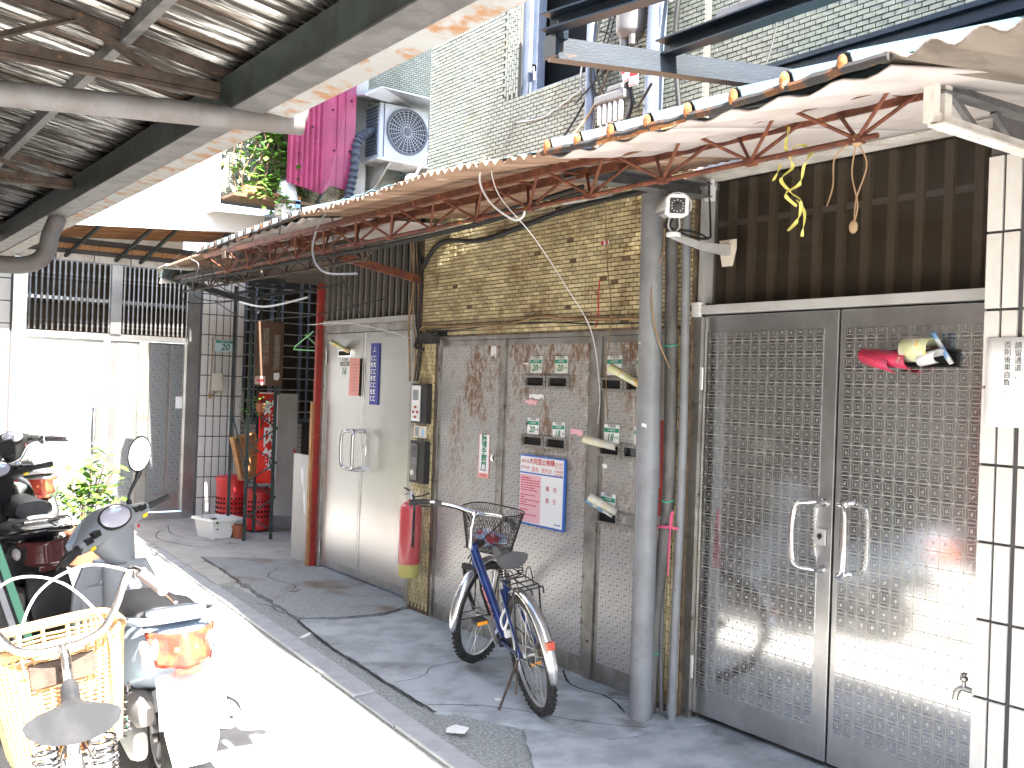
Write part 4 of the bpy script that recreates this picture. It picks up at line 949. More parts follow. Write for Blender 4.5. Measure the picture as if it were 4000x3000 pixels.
# ---- fire extinguisher in a plastic bag
def extinguisher():
    e = T('fire_extinguisher', 'red fire extinguisher in clear plastic hanging on the brick pier', 'fire extinguisher', (3.455, 5.92, .28))
    c = (3.455, 5.92, 0)
    P('cylinder', MB().lathe([(.0, .375), (.074, .375), (.076, .39), (.076, .735), (.070, .765), (.045, .79), (.022, .80), (.02, .815), (0, .815)], c, n=28), 'extred', e, smooth=True)
    P('base', MB().lathe([(0, .285), (.066, .285), (.072, .30), (.073, .374), (0, .374)], c, n=28), 'yellowpaint', e, smooth=True)
    P('valve', MB().lathe([(.02, .815), (.02, .84), (.012, .85), (.012, .87), (0, .87)], c, n=12), 'alu', e, smooth=True)
    P('lever', MB().bar((3.455, 5.93, .865), (3.44, 5.99, .885), .015, .006).bar((3.455, 5.93, .85), (3.44, 5.985, .84), .015, .006), 'black', e)
    P('hose', MB().tube(spline([(3.455, 5.90, .84), (3.44, 5.85, .80), (3.43, 5.835, .65), (3.43, 5.838, .5)]), .009, 8), 'black_rub', e, smooth=True)
    P('hook', MB().tube(spline([(3.55, 5.84, .86), (3.50, 5.86, .84), (3.46, 5.90, .83)]), .005, 6), 'black', e)
    def bag(u, v):
        th = u*2*math.pi; r = .092+.012*noise.noise((math.cos(th)*2, math.sin(th)*2, v*5))+(.02 if v > .75 else 0)*(1-v)
        r *= 1-.75*max(0, (v-.86)/.14)**1.5
        return V3((3.455+r*math.cos(th), 5.925+r*1.08*math.sin(th), .275+.615*v))
    P('plastic_bag', MB().grid(bag, 28, 16), 'film', e, smooth=True)
extinguisher()

# ---- red post, pipes, grey pole
solo('post', MB().box(3.585, 3.635, 7.80, 7.845, 0, 2.42), 'redpaint', 'red painted steel post at the corner of the dark yard', 'post', bevel=.003)
solo('board_edge', MB().box(3.565, 3.59, 7.81, 7.85, .03, 1.42), 'wood', 'narrow wooden lath leaning against the red post', 'lath')
def pole():
    p = T('drain_pipe', 'thick grey drain pipe standing free in front of the letterbox doors', 'drain pipe', (3.37, 3.52, 0))
    P('pipe', MB().tube([(3.375, 3.525, -.05), (3.37, 3.525, 1.15), (3.36, 3.545, 2.56)], .0555, 24), 'pvc', p, smooth=True)
    P('socket', MB().tube([(3.372, 3.525, 1.14), (3.366, 3.535, 1.62)], [.0585, .0585], 24), 'pvc', p, smooth=True)
    for y, z, w, h in ((3.50, 1.43, .035, .022), (3.535, 1.585, .012, .015), (3.55, 1.83, .01, .012)):
        P('torn_sticker', MB().prism([(3.312, y-w/2, z), (3.312, y+w/2, z+h*.3), (3.312, y+w/2-.004, z+h), (3.312, y-w/2, z+h*.8)], (-.001, 0, 0)), 'paper', p)
    def film(u, v): return V3((3.325-.012*u, 3.575+.018*u+.008*math.sin(v*17), 1.20+.36*v))
    P('tape_remnant', MB().grid(film, 2, 14), 'film', p, smooth=True)
pole()
def vpipe(pts, r, mat, label, coll=None):
    p = T('pipe', label, 'pipe', pts[0], 'upright grey pipes on the brick pier')
    P('tube', MB().tube(spline(pts, 5), r, 16), mat, p, smooth=True)
    if coll: P('socket', MB().tube(coll, r*1.14, 16), mat, p, smooth=True)
vpipe([(3.47, 3.56, 0), (3.47, 3.545, .5), (3.47, 3.485, 1.0), (3.47, 3.485, 1.5), (3.475, 3.535, 2.62)], .031, 'pvc_dirty', 'dirty dark grey pipe bending aside near the ground', [(3.47, 3.557, .28), (3.47, 3.55, .36)])
vpipe([(3.49, 3.43, 0), (3.49, 3.425, .5), (3.49, 3.415, 1.4), (3.50, 3.455, 2.6)], .021, 'pvc', 'slim clean grey pipe beside the wide door', [(3.49, 3.432, .05), (3.49, 3.431, .12)])
vpipe([(3.51, 3.515, 0), (3.51, 3.535, .4), (3.51, 3.535, 1.2), (3.515, 3.58, 1.9)], .010, 'pvc', 'thin grey conduit partly behind the dirty pipe')
solo('red_board', MB().box(3.552, 3.556, 3.60, 3.675, .98, 1.46), 'redpaint', 'strip of red board behind the thick grey drain pipe', 'board')
vpipe([(3.48, 4.19, 2.85), (3.48, 4.205, 4.6)], .027, 'bluegrey', 'slim blue grey conduit on the upper wall by the window')
vpipe([(3.48, 3.70, 2.85), (3.48, 3.66, 4.4)], .049, 'bluegrey', 'fat blue grey pipe on the upper wall behind the steel frame')
q = T('string_tie', 'pink plastic string knotted around the grey pipes', 'string', (3.45, 3.45, .73))
P('loop', MB().tube(spline([(3.437, 3.545, .935), (3.432, 3.49, .95), (3.44, 3.43, .955), (3.462, 3.40, .95)]), .008, 6), 'pinkstring', q, smooth=True)
for i in range(9):
    s = rnd.uniform(-.02, .02); P('strand', MB().tube(spline([(3.437, 3.425, .955), (3.43+s*.3, 3.425+s*.5, .87), (3.435+s, 3.43+s, .72+rnd.uniform(0, .09))]), .0035, 5), 'pinkstring', q, smooth=True)
P('knot', MB().tube(spline([(3.437, 3.425, .95), (3.432, 3.42, 1.0), (3.437, 3.415, 1.03), (3.44, 3.425, .96)]), .006, 5), 'pinkstring', q, smooth=True)
for z, lab in ((1.075, 'green wire tied round the pipes just above the pink string'), (1.83, 'green wire tied round the pipes high above the pink string'), (.32, 'green wire tied round the dirty pipe near the ground')):
    y = 3.485 if z > .5 and z < 1.5 else (3.50 if z > 1 else 3.551)
    solo('wire_tie', MB().tube([(3.47+.034*math.cos(a), y+.036*math.sin(a), z+.004*math.sin(a*3)) for a in [i*math.pi/8 for i in range(16)]], .003, 5, closed=True), 'greenwire', lab, 'wire')
q = T('hanging_charm', 'small red and blue tube hanging by a white thread from the pink string', 'charm', (3.43, 3.545, .74))
P('thread', MB().tube(spline([(3.435, 3.545, .93), (3.42, 3.56, .87), (3.43, 3.535, .82), (3.43, 3.545, .78)]), .0025, 5), 'cable_w', q)
P('tube', MB().lathe([(.010, .64), (.011, .645), (.011, .70), (.010, .705)], (3.43, 3.548, 0), n=10), 'navy', q); P('band', MB().lathe([(.0115, .69), (.0125, .695), (.0125, .755), (.010, .76)], (3.43, 3.548, 0), n=10), 'redplastic', q)

# ---- security camera
def cctv():
    c = T('security_camera', 'white security camera on a wall bracket over the grey pipes', 'camera', (3.22, 3.24, 2.3))
    ctr = V3((3.20, 3.23, 2.44)); d = V3((-.55, -.80, -.10)).normalized(); a = d.cross(V3((0, 0, 1))).normalized(); b = a.cross(d)
    def ring(s, hw, hh, cut=.3):
        o = ctr+d*s; pts = []
        for x, y in ((-1+cut, 1), (1-cut, 1), (1, 1-cut), (1, -1+cut), (1-cut*1.6, -1), (-1+cut*1.6, -1), (-1, -1+cut), (-1, 1-cut)): pts.append(o+a*x*hw+b*y*hh)
        return pts
    P('body', MB().loft([ring(-.15, .044, .044), ring(.03, .045, .045)]), 'white_alu', c)
    P('face', MB().loft([ring(.03, .052, .052), ring(.055, .052, .052), ring(.058, .046, .046)]), 'white_plastic', c)
    P('lens_panel', MB().loft([ring(.0585, .034, .034, .08), ring(.061, .034, .034, .08)]), 'black_gloss', c)
    P('lens', MB().lathe([(.014, 0), (.014, .004), (.006, .006), (0, .004)], ctr+d*.061, d, 16), 'black', c, smooth=True)
    L = MB()
    for i in range(12):
        th = i*math.pi/6; L.ell(ctr+d*.0625+a*.025*math.cos(th)*(1.1 if i % 3 else 1)+b*.025*math.sin(th), .003, .003, .003, 6, 4)
    P('infrared_led', L, 'led', c)
    h = MB(); hv = []
    for s in (-.16, -.05, .075):
        for k in range(11):
            th = math.pi*(-.12+1.24*k/10); hv.append(ctr+d*s+a*.062*math.cos(th)+b*(.058*math.sin(th)))
    h.add(hv, [(i*11+k, i*11+k+1, (i+1)*11+k+1, (i+1)*11+k) for i in range(2) for k in range(10)])
    P('sun_hood', h, 'white_alu', c, smooth=True, solid=.003)
    P('yoke', MB().tube(spline([ctr-b*.044+a*.02, ctr-b*.09+a*.025, ctr-b*.12]), .004, 6).tube(spline([ctr-b*.044-a*.02, ctr-b*.09-a*.025, ctr-b*.12]), .004, 6), 'white_alu', c)
    j = ctr-b*.125
    P('joint', MB().lathe([(.03, 0), (.034, .004), (.034, .016), (.028, .02)], j-V3((0, 0, .01)), n=18), 'white_plastic', c, smooth=True)
    P('arm', MB().loft([[j+V3((dx, dy, dz-.008)) for dx, dy, dz in ((0, -.018, -.008), (0, .018, -.008), (0, .018, .008), (0, -.018, .008))], [V3((3.40, 3.25+dy, 2.288+dz)) for dy, dz in ((-.018, -.016), (.018, -.016), (.018, .012), (-.018, .012))], [V3((3.575, 3.25+dy, 2.29+dz)) for dy, dz in ((-.022, -.03), (.022, -.03), (.022, .02), (-.022, .02))]]), 'white_alu', c)
    P('wall_plate', MB().prism([(3.575, 3.22, 2.21), (3.575, 3.28, 2.21), (3.575, 3.30, 2.29), (3.575, 3.30, 2.335), (3.575, 3.20, 2.335), (3.575, 3.20, 2.29)], (.008, 0, 0)), 'cream_plastic', c)
    for k in (-.01, .015): P('lead', MB().tube(spline([ctr-d*.1-b*.045+a*k, ctr-d*.12-b*.09+a*k, V3((3.36, 3.26, 2.335+k)), V3((3.50, 3.30, 2.34)), V3((3.54, 3.33, 2.40)), V3((3.54, 3.35, 2.62))]), .0055, 6), 'cable', c, smooth=True)
cctv()
solo('conduit_stub', MB().box(3.54, 3.572, 3.335, 3.375, 2.53, 2.60).box(3.545, 3.57, 3.342, 3.368, 2.60, 2.66), 'white_plastic', 'short white trunking stub above the security camera', 'conduit')

# ---- tiled pillar, white notice and tap
pl = T('tiled_pillar', 'white tiled pillar with dark grout beside the wide steel door', 'pillar', (3.5, 1.8, 0))
P('core', MB().box(3.435, 3.72, 1.645, 1.895, 0, 2.66), 'grout', pl)
tiles(pl, 'x', 3.421, 1.775, 1.90, .02, 2.48, .0625, .287, gap=.010)
tiles(pl, 'x', 3.423, 1.645, 1.765, .02, 2.48, .12, .287, gap=.010)
tiles(pl, 'y', 1.631, 3.421, 3.70, .02, 2.48, .14, .287, gap=.010)
q = T('paper_notice', 'white paper notice with vertical writing on the tiled pillar', 'notice', (3.415, 1.78, 1.52))
P('sheet', MB().grid(lambda u, v: V3((3.417-.003*math.sin(u*3), 1.68+.2*u, 1.522+.312*v)), 8, 4), 'paper', q, smooth=True, solid=.001)
text('請\n留\n通\n道\n，', .026, (3.4125, 1.765, 1.752), *WALL, 'ink', q, line=1.0); text('否\n則\n後\n果\n自\n負\n．', .026, (3.4125, 1.802, 1.728), *WALL, 'ink', q, line=1.0)
q = T('tap', 'dark brass water tap at the foot of the tiled pillar', 'tap', (3.45, 1.93, .53))
P('spout', MB().tube(spline([(3.47, 1.885, .57), (3.455, 1.92, .572), (3.445, 1.945, .575), (3.44, 1.962, .56), (3.438, 1.966, .53)]), [.011]*33, 10), 'steel_dull', q, smooth=True)
P('handle', MB().lathe([(.008, .58), (.008, .60), (.014, .605), (.014, .615), (.008, .62), (.012, .63), (.0, .632)], (3.447, 1.94, 0), n=12), 'steel_dull', q, smooth=True)
# ---------------------------------------------------------------- dark yard beside the end door
def yard():
    r = T('angle_rack', 'dark green lattice rack of angle iron standing in the yard corner', 'rack', (3.75, 9.3, 0))
    for x in (3.60, 3.87): P('upright', MB().angle((x, 9.3, .02), (x, 9.3, 2.52), .035, .005, up=(0, 1, 0)), 'dgreen', r)
    for x in (3.60, 3.87): P('upright', MB().angle((x, 9.75, .02), (x, 9.75, 2.52), .035, .005, up=(0, 1, 0)), 'dgreen', r)
    for i in range(8):
        z = .10+i*.17; a, b = (3.61, 3.89) if i % 2 else (3.89, 3.61); P('lattice_bar', MB().bar((a, 9.305, z), (b, 9.305, z+.17), .012, .012), 'dgreen', r)
    for x in (3.6, 3.87): P('side_bar', MB().bar((x, 9.3, 2.45), (x, 9.75, 2.45), .03, .03).bar((x, 9.3, .6), (x, 9.75, 1.2), .012, .012), 'dgreen', r)
    P('top_bar', MB().bar((3.6, 9.3, 2.5), (3.9, 9.3, 2.5), .03, .03).bar((3.6, 9.3, 2.2), (3.9, 9.3, 2.49), .012, .012), 'dgreen', r)
    s = T('brown_sign', 'brown sign with two faded columns of characters and a red arrow, hung on the rack', 'sign', (3.76, 9.27, 1.53))
    P('board', MB().box(3.615, 3.905, 9.265, 9.28, 1.53, 2.165), 'signbrown', s, bevel=.004)
    text('達\n勁\n快\n遞\n公\n司', .07, (3.72, 9.262, 1.915), *FAR, 'ink_grey2', s, line=.82); text('郵\n差\n專\n用\n電\n鈴', .07, (3.835, 9.262, 1.855), *FAR, 'ink_grey2', s, line=.82)
    P('peeled_spot', MB().prism([(3.81, 9.264, 1.60), (3.85, 9.264, 1.585), (3.87, 9.264, 1.62), (3.865, 9.264, 1.665), (3.81, 9.264, 1.66)], (0, -.001, 0)), 'paper', s)
    P('arrow_label', MB().box(3.62, 3.725, 9.262, 9.265, 1.545, 1.625), 'salmon_l', s)
    P('arrow', MB().box(3.635, 3.70, 9.26, 9.262, 1.578, 1.592).prism([(3.68, 9.262, 1.56), (3.712, 9.262, 1.585), (3.68, 9.262, 1.61), (3.675, 9.262, 1.60), (3.69, 9.262, 1.585), (3.675, 9.262, 1.57)], (0, -.002, 0)), 'ink_red', s)
    b = T('banner', 'red cloth banner with white characters for pork rice behind the rack', 'banner', (3.85, 9.45, .55))
    P('cloth', MB().grid(lambda u, v: V3((3.745+.19*u+.01*math.sin(v*4), 9.46+.012*math.sin(u*5+v*6), .56+.91*v)), 10, 24), 'bannerred', b, smooth=True, solid=.002)
    text('豬\n肉\n飯', .235, (3.865, 9.440, 1.02), *FAR, 'paper', b, line=1.0, wx=.62, bold=.006)
    P('white_edge', MB().box(3.925, 3.937, 9.436, 9.44, .57, 1.46).box(3.745, 3.925, 9.436, 9.44, 1.452, 1.465), 'paper', b)
    P('small_print', MB().box(3.765, 3.778, 9.436, 9.44, 1.10, 1.42).box(3.79, 3.796, 9.436, 9.44, 1.15, 1.40), 'ink', b)
    solo('panel_board', MB().prism([(3.985, 9.62, .22), (4.25, 9.60, .20), (4.225, 9.62, 1.455), (3.985, 9.64, 1.455)], (0, .02, 0)), 'plaster', 'tall grey panel board standing behind the red banner', 'board')
    c = T('wooden_crate', 'slanted orange wooden crate leaning behind the rack', 'crate', (3.7, 9.62, .6))
    m = Matrix.Translation((3.72, 9.66, .82)) @ Matrix.Rotation(R(-14), 4, 'Y')
    def cb(x0, x1, y0, y1, z0, z1, mat='wood', nm='slat'):
        q = MB().box(x0, x1, y0, y1, z0, z1); q.v = [m @ v for v in q.v]; P(nm, q, mat, c)
    cb(-.12, -.105, -.05, .05, -.22, .22); cb(.105, .12, -.05, .05, -.22, .22); cb(-.105, .105, -.05, .05, -.22, -.205); cb(-.105, .105, -.05, .05, .205, .22)
    for i in range(3): cb(-.105+.072*i, -.045+.072*i, .035, .05, -.205, .205)
    cb(-.105, .105, -.03, .035, -.01, .005, nm='divider'); cb(.0, .012, -.045, -.03, -.205, .205, nm='divider')
    def bin_(x, y, r, h, label, lid):
        b = T('red_bin', label, 'bin', (x, y, .04), 'red perforated bins')
        P('drum', MB().lathe([(0, .05), (r*.93, .05), (r*.95, .07), (r*.97, .12), (r*.93, .13), (r*.96, h*.6), (r*1.0, h*.62), (r*.97, h*.65), (r, h), (r*.96, h), (r*.9, h-.03)], (x, y, 0), n=30), 'redplastic', b, smooth=True)
        P('lid', MB().lathe([(r*1.07, h), (r*1.07, h+.02), (r*.9, h+.045), (r*.3, h+.06), (0, h+.06)], (x, y, 0), n=30), 'redplastic', b, smooth=True)
        ho = MB()
        for k in range(26):
            th = 2*math.pi*k/26
            for j in range(4):
                p = V3((x+r*.965*math.cos(th), y+r*.965*math.sin(th), .19+j*.05)); ho.lathe([(.011, 0), (.011, .006), (0, .006)], p, (math.cos(th), math.sin(th), 0), 8)
        P('air_hole', ho, 'dark', b, kind='stuff')
        if lid:
            lh = MB()
            for k in range(7):
                th = 2*math.pi*k/7; lh.lathe([(.014, 0), (.014, .012), (0, .012)], (x+r*.6*math.cos(th), y+r*.6*math.sin(th), h+.047), (0, 0, 1), 8)
            P('lid_hole', lh, 'dark', b, kind='stuff')
    bin_(3.80, 10.25, .165, .52, 'taller red perforated bin against the tiled column', False)
    bin_(3.945, 9.88, .145, .42, 'shorter red perforated bin with holes in its lid, behind the rack', True)
    def rect_pot(x, y, w, l, h, rot, label):
        p = T('planter', label, 'planter', (x, y, .03)); mt = Matrix.Translation((x, y, .03)) @ Matrix.Rotation(rot, 4, 'Z')
        def rr(hw, hl, z): return [mt @ V3(q) for q in ((-hw, -hl, z), (hw, -hl, z), (hw, hl, z), (-hw, hl, z))]
        P('tub', MB().loft([rr(w*.36, l*.38, 0), rr(w*.46, l*.46, h*.85), rr(w*.53, l*.53, h*.87), rr(w*.53, l*.53, h), rr(w*.45, l*.45, h), rr(w*.42, l*.42, h*.7)]), 'white_plastic', p, bevel=.004)
        P('soil', MB().grid(lambda u, v: mt @ V3(((u-.5)*w*.86, (v-.5)*l*.86, h*.8+.015*noise.noise((u*5, v*5, x*3)))), 10, 10), 'soil', p)
    rect_pot(3.40, 9.62, .27, .36, .20, R(12), 'white rectangular planter of bare soil by the tiled column'); rect_pot(3.60, 9.80, .20, .3, .17, R(8), 'second white planter half hidden behind the terracotta pot')
    p = T('terracotta_pot', 'small terracotta pot with a sparse plant at the foot of the rack', 'pot', (3.60, 9.50, .03))
    P('pot', MB().lathe([(0, 0), (.05, 0), (.068, .10), (.078, .10), (.08, .13), (.068, .13), (.062, .11)], (3.60, 9.50, .03), n=22), 'terracotta', p, smooth=True); P('soil', MB().disc((3.60, 9.50, .145), .064, (0, 0, 1)), 'soil', p)
    leaves(p, [(3.60, 9.50, .16)], 16, .17, .03, .035, 'leaf2', flat=.3)
    p = T('hanging_pot', 'small red pot with leafy plant hung on the rack upright', 'pot', (3.66, 9.25, 1.27))
    P('pot', MB().lathe([(0, 0), (.033, 0), (.043, .07), (.05, .07), (.05, .085), (.04, .085)], (3.68, 9.25, 1.275), n=18), 'terracotta', p, smooth=True); P('hook', MB().tube([(3.63, 9.27, 1.38), (3.66, 9.25, 1.36)], .003, 5), 'black', p)
    leaves(p, [(3.66, 9.24, 1.37), (3.60, 9.22, 1.33), (3.53, 9.22, 1.30), (3.74, 9.23, 1.33)], 60, .06, .03, .04, 'leaf')
    n = T('house_number_plate', 'number 20 plate on the white tiled column in the far corner', 'number plate', (3.92, 11.0, 1.88))
    P('plate', MB().box(3.825, 4.04, 10.996, 11.003, 1.89, 2.02), 'sky_plate', n); P('green_band', MB().box(3.83, 4.035, 10.993, 10.996, 1.985, 2.015), 'signgreen', n)
    text('20', .10, (3.935, 10.992, 1.937), *FAR, 'ink_green', n, shear=.2, bold=.002)
    text('大豐路194巷3弄', .02, (3.932, 10.992, 2.0), *FAR, 'paper', n)
    j = T('bell_box', 'small beige bell box with hanging cord on the tiled column', 'bell', (3.84, 10.99, 1.4))
    P('box', MB().box(3.795, 3.91, 10.965, 11.003, 1.45, 1.645), 'cream_plastic', j, bevel=.004); P('cord', MB().tube(spline([(3.79, 10.99, 2.05), (3.785, 10.98, 1.7), (3.775, 10.98, 1.42)]), .006, 6).tube(spline([(3.88, 10.98, 1.46), (3.85, 10.97, 1.43), (3.80, 10.97, 1.40)]), .005, 6), 'cable_b', j); P('button', MB().box(3.765, 3.79, 10.965, 10.985, 1.36, 1.42), 'wood', j)
    h = T('coat_hanger', 'light green plastic coat hanger hooked on the red post', 'hanger', (3.7, 8.2, 2))
    P('wire', MB().tube([(3.60, 7.92, 2.02), (3.60, 8.28, 1.90), (3.60, 8.32, 1.87), (3.60, 7.86, 1.855), (3.60, 7.85, 1.90), (3.60, 8.08, 2.0)], .006, 6), 'greenplastic', h)
    g = T('plastic_sheet', 'crumpled white plastic sheet stuffed behind the red post', 'plastic sheet', (3.7, 8.0, .4))
    P('sheet', MB().grid(lambda u, v: V3((3.62+.10*u+.02*noise.noise((u*4, v*5, 1)), 8.12-.10*u+.02*noise.noise((u*5, v*4, 7))-.1*(1-v), .45+.40*v-.05*u)), 8, 10), 'paper', g, smooth=True, solid=.004)
    solo('broom_stick', MB().tube([(4.28, 9.3, .05), (4.15, 9.5, .9)], .012, 8), 'redstick', 'red broom stick leaning in the dark yard beside the grey panel board', 'stick')
    solo('knee_board', MB().box(3.63, 3.66, 7.92, 8.3, .03, .95), 'plaster', 'dull board standing just behind the red post', 'board')
MT['ink_grey2'] = M('faded_cream_ink', (.36, .31, .25), .7); MT['salmon_l'] = M('pale_arrow_label', (.60, .42, .36), .6); MT['sky_plate'] = M('pale_blue_plate', (.62, .76, .80), .5)
def leaves(parent, centres, n, spread, w, l, mat, flat=1.0, name='foliage', twigs=0):
    m = MB()
    for i in range(n):
        c = V3(rnd.choice(centres))+V3((rnd.gauss(0, spread), rnd.gauss(0, spread), rnd.gauss(0, spread)*flat))
        th = rnd.uniform(0, 2*math.pi); tl = rnd.uniform(-.8, .5); d = V3((math.cos(th)*math.cos(tl), math.sin(th)*math.cos(tl), math.sin(tl))); a = d.cross(V3((0, 0, 1))).normalized(); k = rnd.uniform(.7, 1.3)
        up = a.cross(d)*.12*l
        tip = c+d*l*k; mid = c+d*l*k*.45+up
        m.add([c, mid-a*w*k*.5-up, tip, mid+a*w*k*.5-up, mid], [(0, 1, 4), (1, 2, 4), (2, 3, 4), (3, 0, 4)])
    return P(name, m, mat, parent, kind='stuff')
yard()
# plant in the sun behind the scooter
def sun_plant():
    p = T('potted_plant', 'bushy green potted plant in full sun in front of the far door', 'plant', (2.0, 8.7, 0))
    P('pot', MB().lathe([(0, 0), (.12, 0), (.16, .26), (.175, .26), (.175, .30), (.15, .30), (.14, .27)], (2.0, 8.7, .03), n=24), 'terracotta', p, smooth=True); P('soil', MB().disc((2.0, 8.7, .30), .15, (0, 0, 1)), 'soil', p)
    st = MB(); tips = []
    for i in range(14):
        th = rnd.uniform(0, 6.28); r = rnd.uniform(.08, .28); t = V3((2.0+r*math.cos(th), 8.7+r*math.sin(th), rnd.uniform(.5, .95))); tips += [t, t*.7+V3((2.0, 8.7, .3))*.3]
        st.tube(spline([(2.0+.03*math.cos(th), 8.7+.03*math.sin(th), .3), (2.0+r*.4*math.cos(th), 8.7+r*.4*math.sin(th), .55), t], 4), .005, 5)
    P('stem', st, 'twig', p); leaves(p, tips, 170, .06, .06, .11, 'leaf')
sun_plant()

# ---------------------------------------------------------------- upper back wall: plants, burgundy sheet, air conditioner
def upper_back():
    c = T('plant_cage', 'dark green window cage full of climbing plants above the white fronted awning', 'plant cage', (3.95, 10.4, 3.42))
    for x in (3.50, 3.66, 3.93, 4.25, 4.45): P('cage_bar', MB().bar((x, 10.0, 3.42), (x, 10.0, 4.75), .03, .03), 'cagegreen', c); 
    for z in (3.43, 4.05, 4.7): P('cage_rail', MB().bar((3.48, 9.99, z), (4.47, 9.99, z), .03, .03), 'cagegreen', c)
    P('cage_floor', MB().box(3.47, 4.47, 9.6, 9.95, 3.40, 3.43), 'twig', c)
    P('wood_box', MB().box(3.62, 3.85, 9.7, 9.8, 3.43, 3.54).box(3.9, 4.2, 9.66, 9.74, 3.44, 3.49), 'wood', c)
    p = T('climbing_plant', 'leafy vine climbing over the green window cage', 'plant', (3.95, 9.8, 3.42))
    tw = MB(); pts = []
    for i in range(16):
        x = 3.6+i*.05+rnd.uniform(-.05, .05); a = [(x, 9.85, 3.45)]
        for k in range(5): a.append((a[-1][0]+rnd.uniform(-.09, .12), 9.84+rnd.uniform(-.08, .05), a[-1][2]+.22))
        tw.tube(spline(a, 3), .006, 5); pts += a[1:]
    P('stem', tw, 'twig', p); leaves(p, [q for q in pts if q[0] > 3.55], 800, .075, .055, .09, 'leaf'); leaves(p, [q for q in pts if q[2] > 4.0], 240, .09, .03, .12, 'leaf2', name='grassy_leaves')
    leaves(p, [(4.05, 9.72, 3.55), (4.05, 9.70, 3.45), (4.0, 9.72, 3.65), (4.12, 9.72, 3.75), (3.98, 9.68, 3.36), (3.7, 9.6, 3.45), (3.85, 9.58, 3.5)], 190, .06, .055, .09, 'leaf', name='hanging_leaves')
    s = T('metal_cladding', 'burgundy corrugated metal sheet beside the air conditioner', 'cladding', (4.35, 9.6, 3.6))
    m = MB(); n = 42; vs = []
    for i in range(n+1):
        x = 3.99+.40*i/n; h = .018 if (i % 6) in (1, 2) else (-.012 if (i % 6) in (4, 5) else 0)
        for z in (3.60-.07*i/n, 5.0): vs.append((x, 9.55+h, z))
    m.add(vs, [(2*i, 2*i+2, 2*i+3, 2*i+1) for i in range(n)]); P('ribbed_sheet', m, 'burgundy', s, solid=.002)
    m = MB().prism([(4.39, 9.56, 3.535), (4.46, 9.54, 3.63), (4.74, 9.56, 3.60), (4.74, 9.56, 5.0), (4.39, 9.56, 5.0)], (0, .006, 0)).box(4.53, 4.545, 9.54, 9.56, 3.63, 5.0).box(4.62, 4.63, 9.545, 9.56, 3.62, 5.0); P('flat_sheet', m, 'burgundy', s)
    for x, z in ((4.25, 4.2), (4.1, 3.9), (4.47, 4.42), (4.68, 4.55), (4.5, 4.0), (4.68, 4.02)): P('bolt', MB().lathe([(.012, 0), (.006, .012), (0, .012)], (x, 9.545, z), (0, -1, 0), 8), 'dark', s)
    d = T('metal_drum', 'battered white metal drum standing behind the awning below the burgundy sheet', 'drum', (4.07, 9.75, 3.3))
    P('body', MB().lathe([(0, 3.28), (.115, 3.28), (.12, 3.36), (.10, 3.56), (.08, 3.62), (.075, 3.64), (0, 3.64)], (4.07, 9.72, 0), n=22), 'white', d, smooth=True); P('cap', MB().lathe([(.085, 3.635), (.085, 3.66), (0, 3.665)], (4.07, 9.72, 0), n=18), 'black', d, smooth=True); P('label', MB().box(4.12, 4.17, 9.60, 9.608, 3.36, 3.44), 'skyblue', d)
    a = T('air_conditioner', 'white air conditioner outdoor unit with a round dark fan grille', 'air conditioner', (5.35, 9.65, 4))
    P('casing', MB().box(4.99, 5.72, 9.50, 9.80, 4.0, 4.60), 'ac', a, bevel=.012)
    P('rim', MB().lathe([(.232, 0), (.25, .006), (.25, .018), (.232, .018), (.232, 0)], (5.33, 9.50, 4.33), (0, -1, 0), 40), 'acgrille', a, smooth=True); P('fan_cavity', MB().lathe([(.232, 0), (.232, .004), (0, .004)], (5.33, 9.50, 4.33), (0, -1, 0), 36), 'acdark', a)
    g = MB()
    for k in range(8):
        r = .028*k+.03; g.tube([(5.33+r*math.cos(i*math.pi/18), 9.488, 4.33+r*math.sin(i*math.pi/18)) for i in range(36)], .0022, 4, closed=True)
    P('grille_ring', g, 'ac', a, kind='stuff'); g = MB()
    for k in range(24): th = k*math.pi/12; g.bar((5.33+.04*math.cos(th), 9.488, 4.33+.04*math.sin(th)), (5.33+.23*math.cos(th), 9.488, 4.33+.23*math.sin(th)), .004, .004, up=(0, 1, 0))
    P('grille_spoke', g, 'ac', a, kind='stuff'); P('hub', MB().lathe([(.04, 0), (.035, .008), (0, .008)], (5.33, 9.488, 4.33), (0, -1, 0), 18), 'acgrille', a)
    f = MB()
    for i in range(15): z = 4.05+i*.035; f.box(4.975, 4.99, 9.53, 9.78, z, z+.02)
    P('side_louvre', f, 'acgrille', a); P('seam', MB().box(5.045, 5.05, 9.492, 9.50, 4.02, 4.59).box(5.60, 5.605, 9.492, 9.50, 4.02, 4.59), 'acgrille', a)
    P('base_plate', MB().box(4.96, 5.74, 9.46, 9.84, 3.975, 3.998), 'white_dirty', a)
    P('bracket', MB().prism([(5.12, 9.48, 3.97), (5.12, 9.93, 3.97), (5.12, 9.93, 3.70), (5.12, 9.85, 3.72)], (.02, 0, 0)), 'white_dirty', a); P('bracket', MB().prism([(5.6, 9.48, 3.97), (5.6, 9.93, 3.97), (5.6, 9.93, 3.70), (5.6, 9.85, 3.72)], (.02, 0, 0)), 'white_dirty', a)
    solo('rain_hood', MB().prism([(4.70, 9.28, 4.56), (4.86, 9.22, 4.66), (5.85, 9.20, 4.64), (5.85, 9.93, 4.70), (4.80, 9.93, 4.70)], (0, 0, .012)), 'alu', 'bent sheet metal hood above the air conditioner', 'hood')
    m = MB(); pts = spline([(4.98, 9.62, 4.30), (4.86, 9.58, 4.24), (4.76, 9.55, 4.12), (4.72, 9.52, 3.8), (4.66, 9.5, 3.55), (4.60, 9.45, 3.35)], 12); rs = [.042+.009*(1 if i % 3 else -1) for i in range(len(pts))]
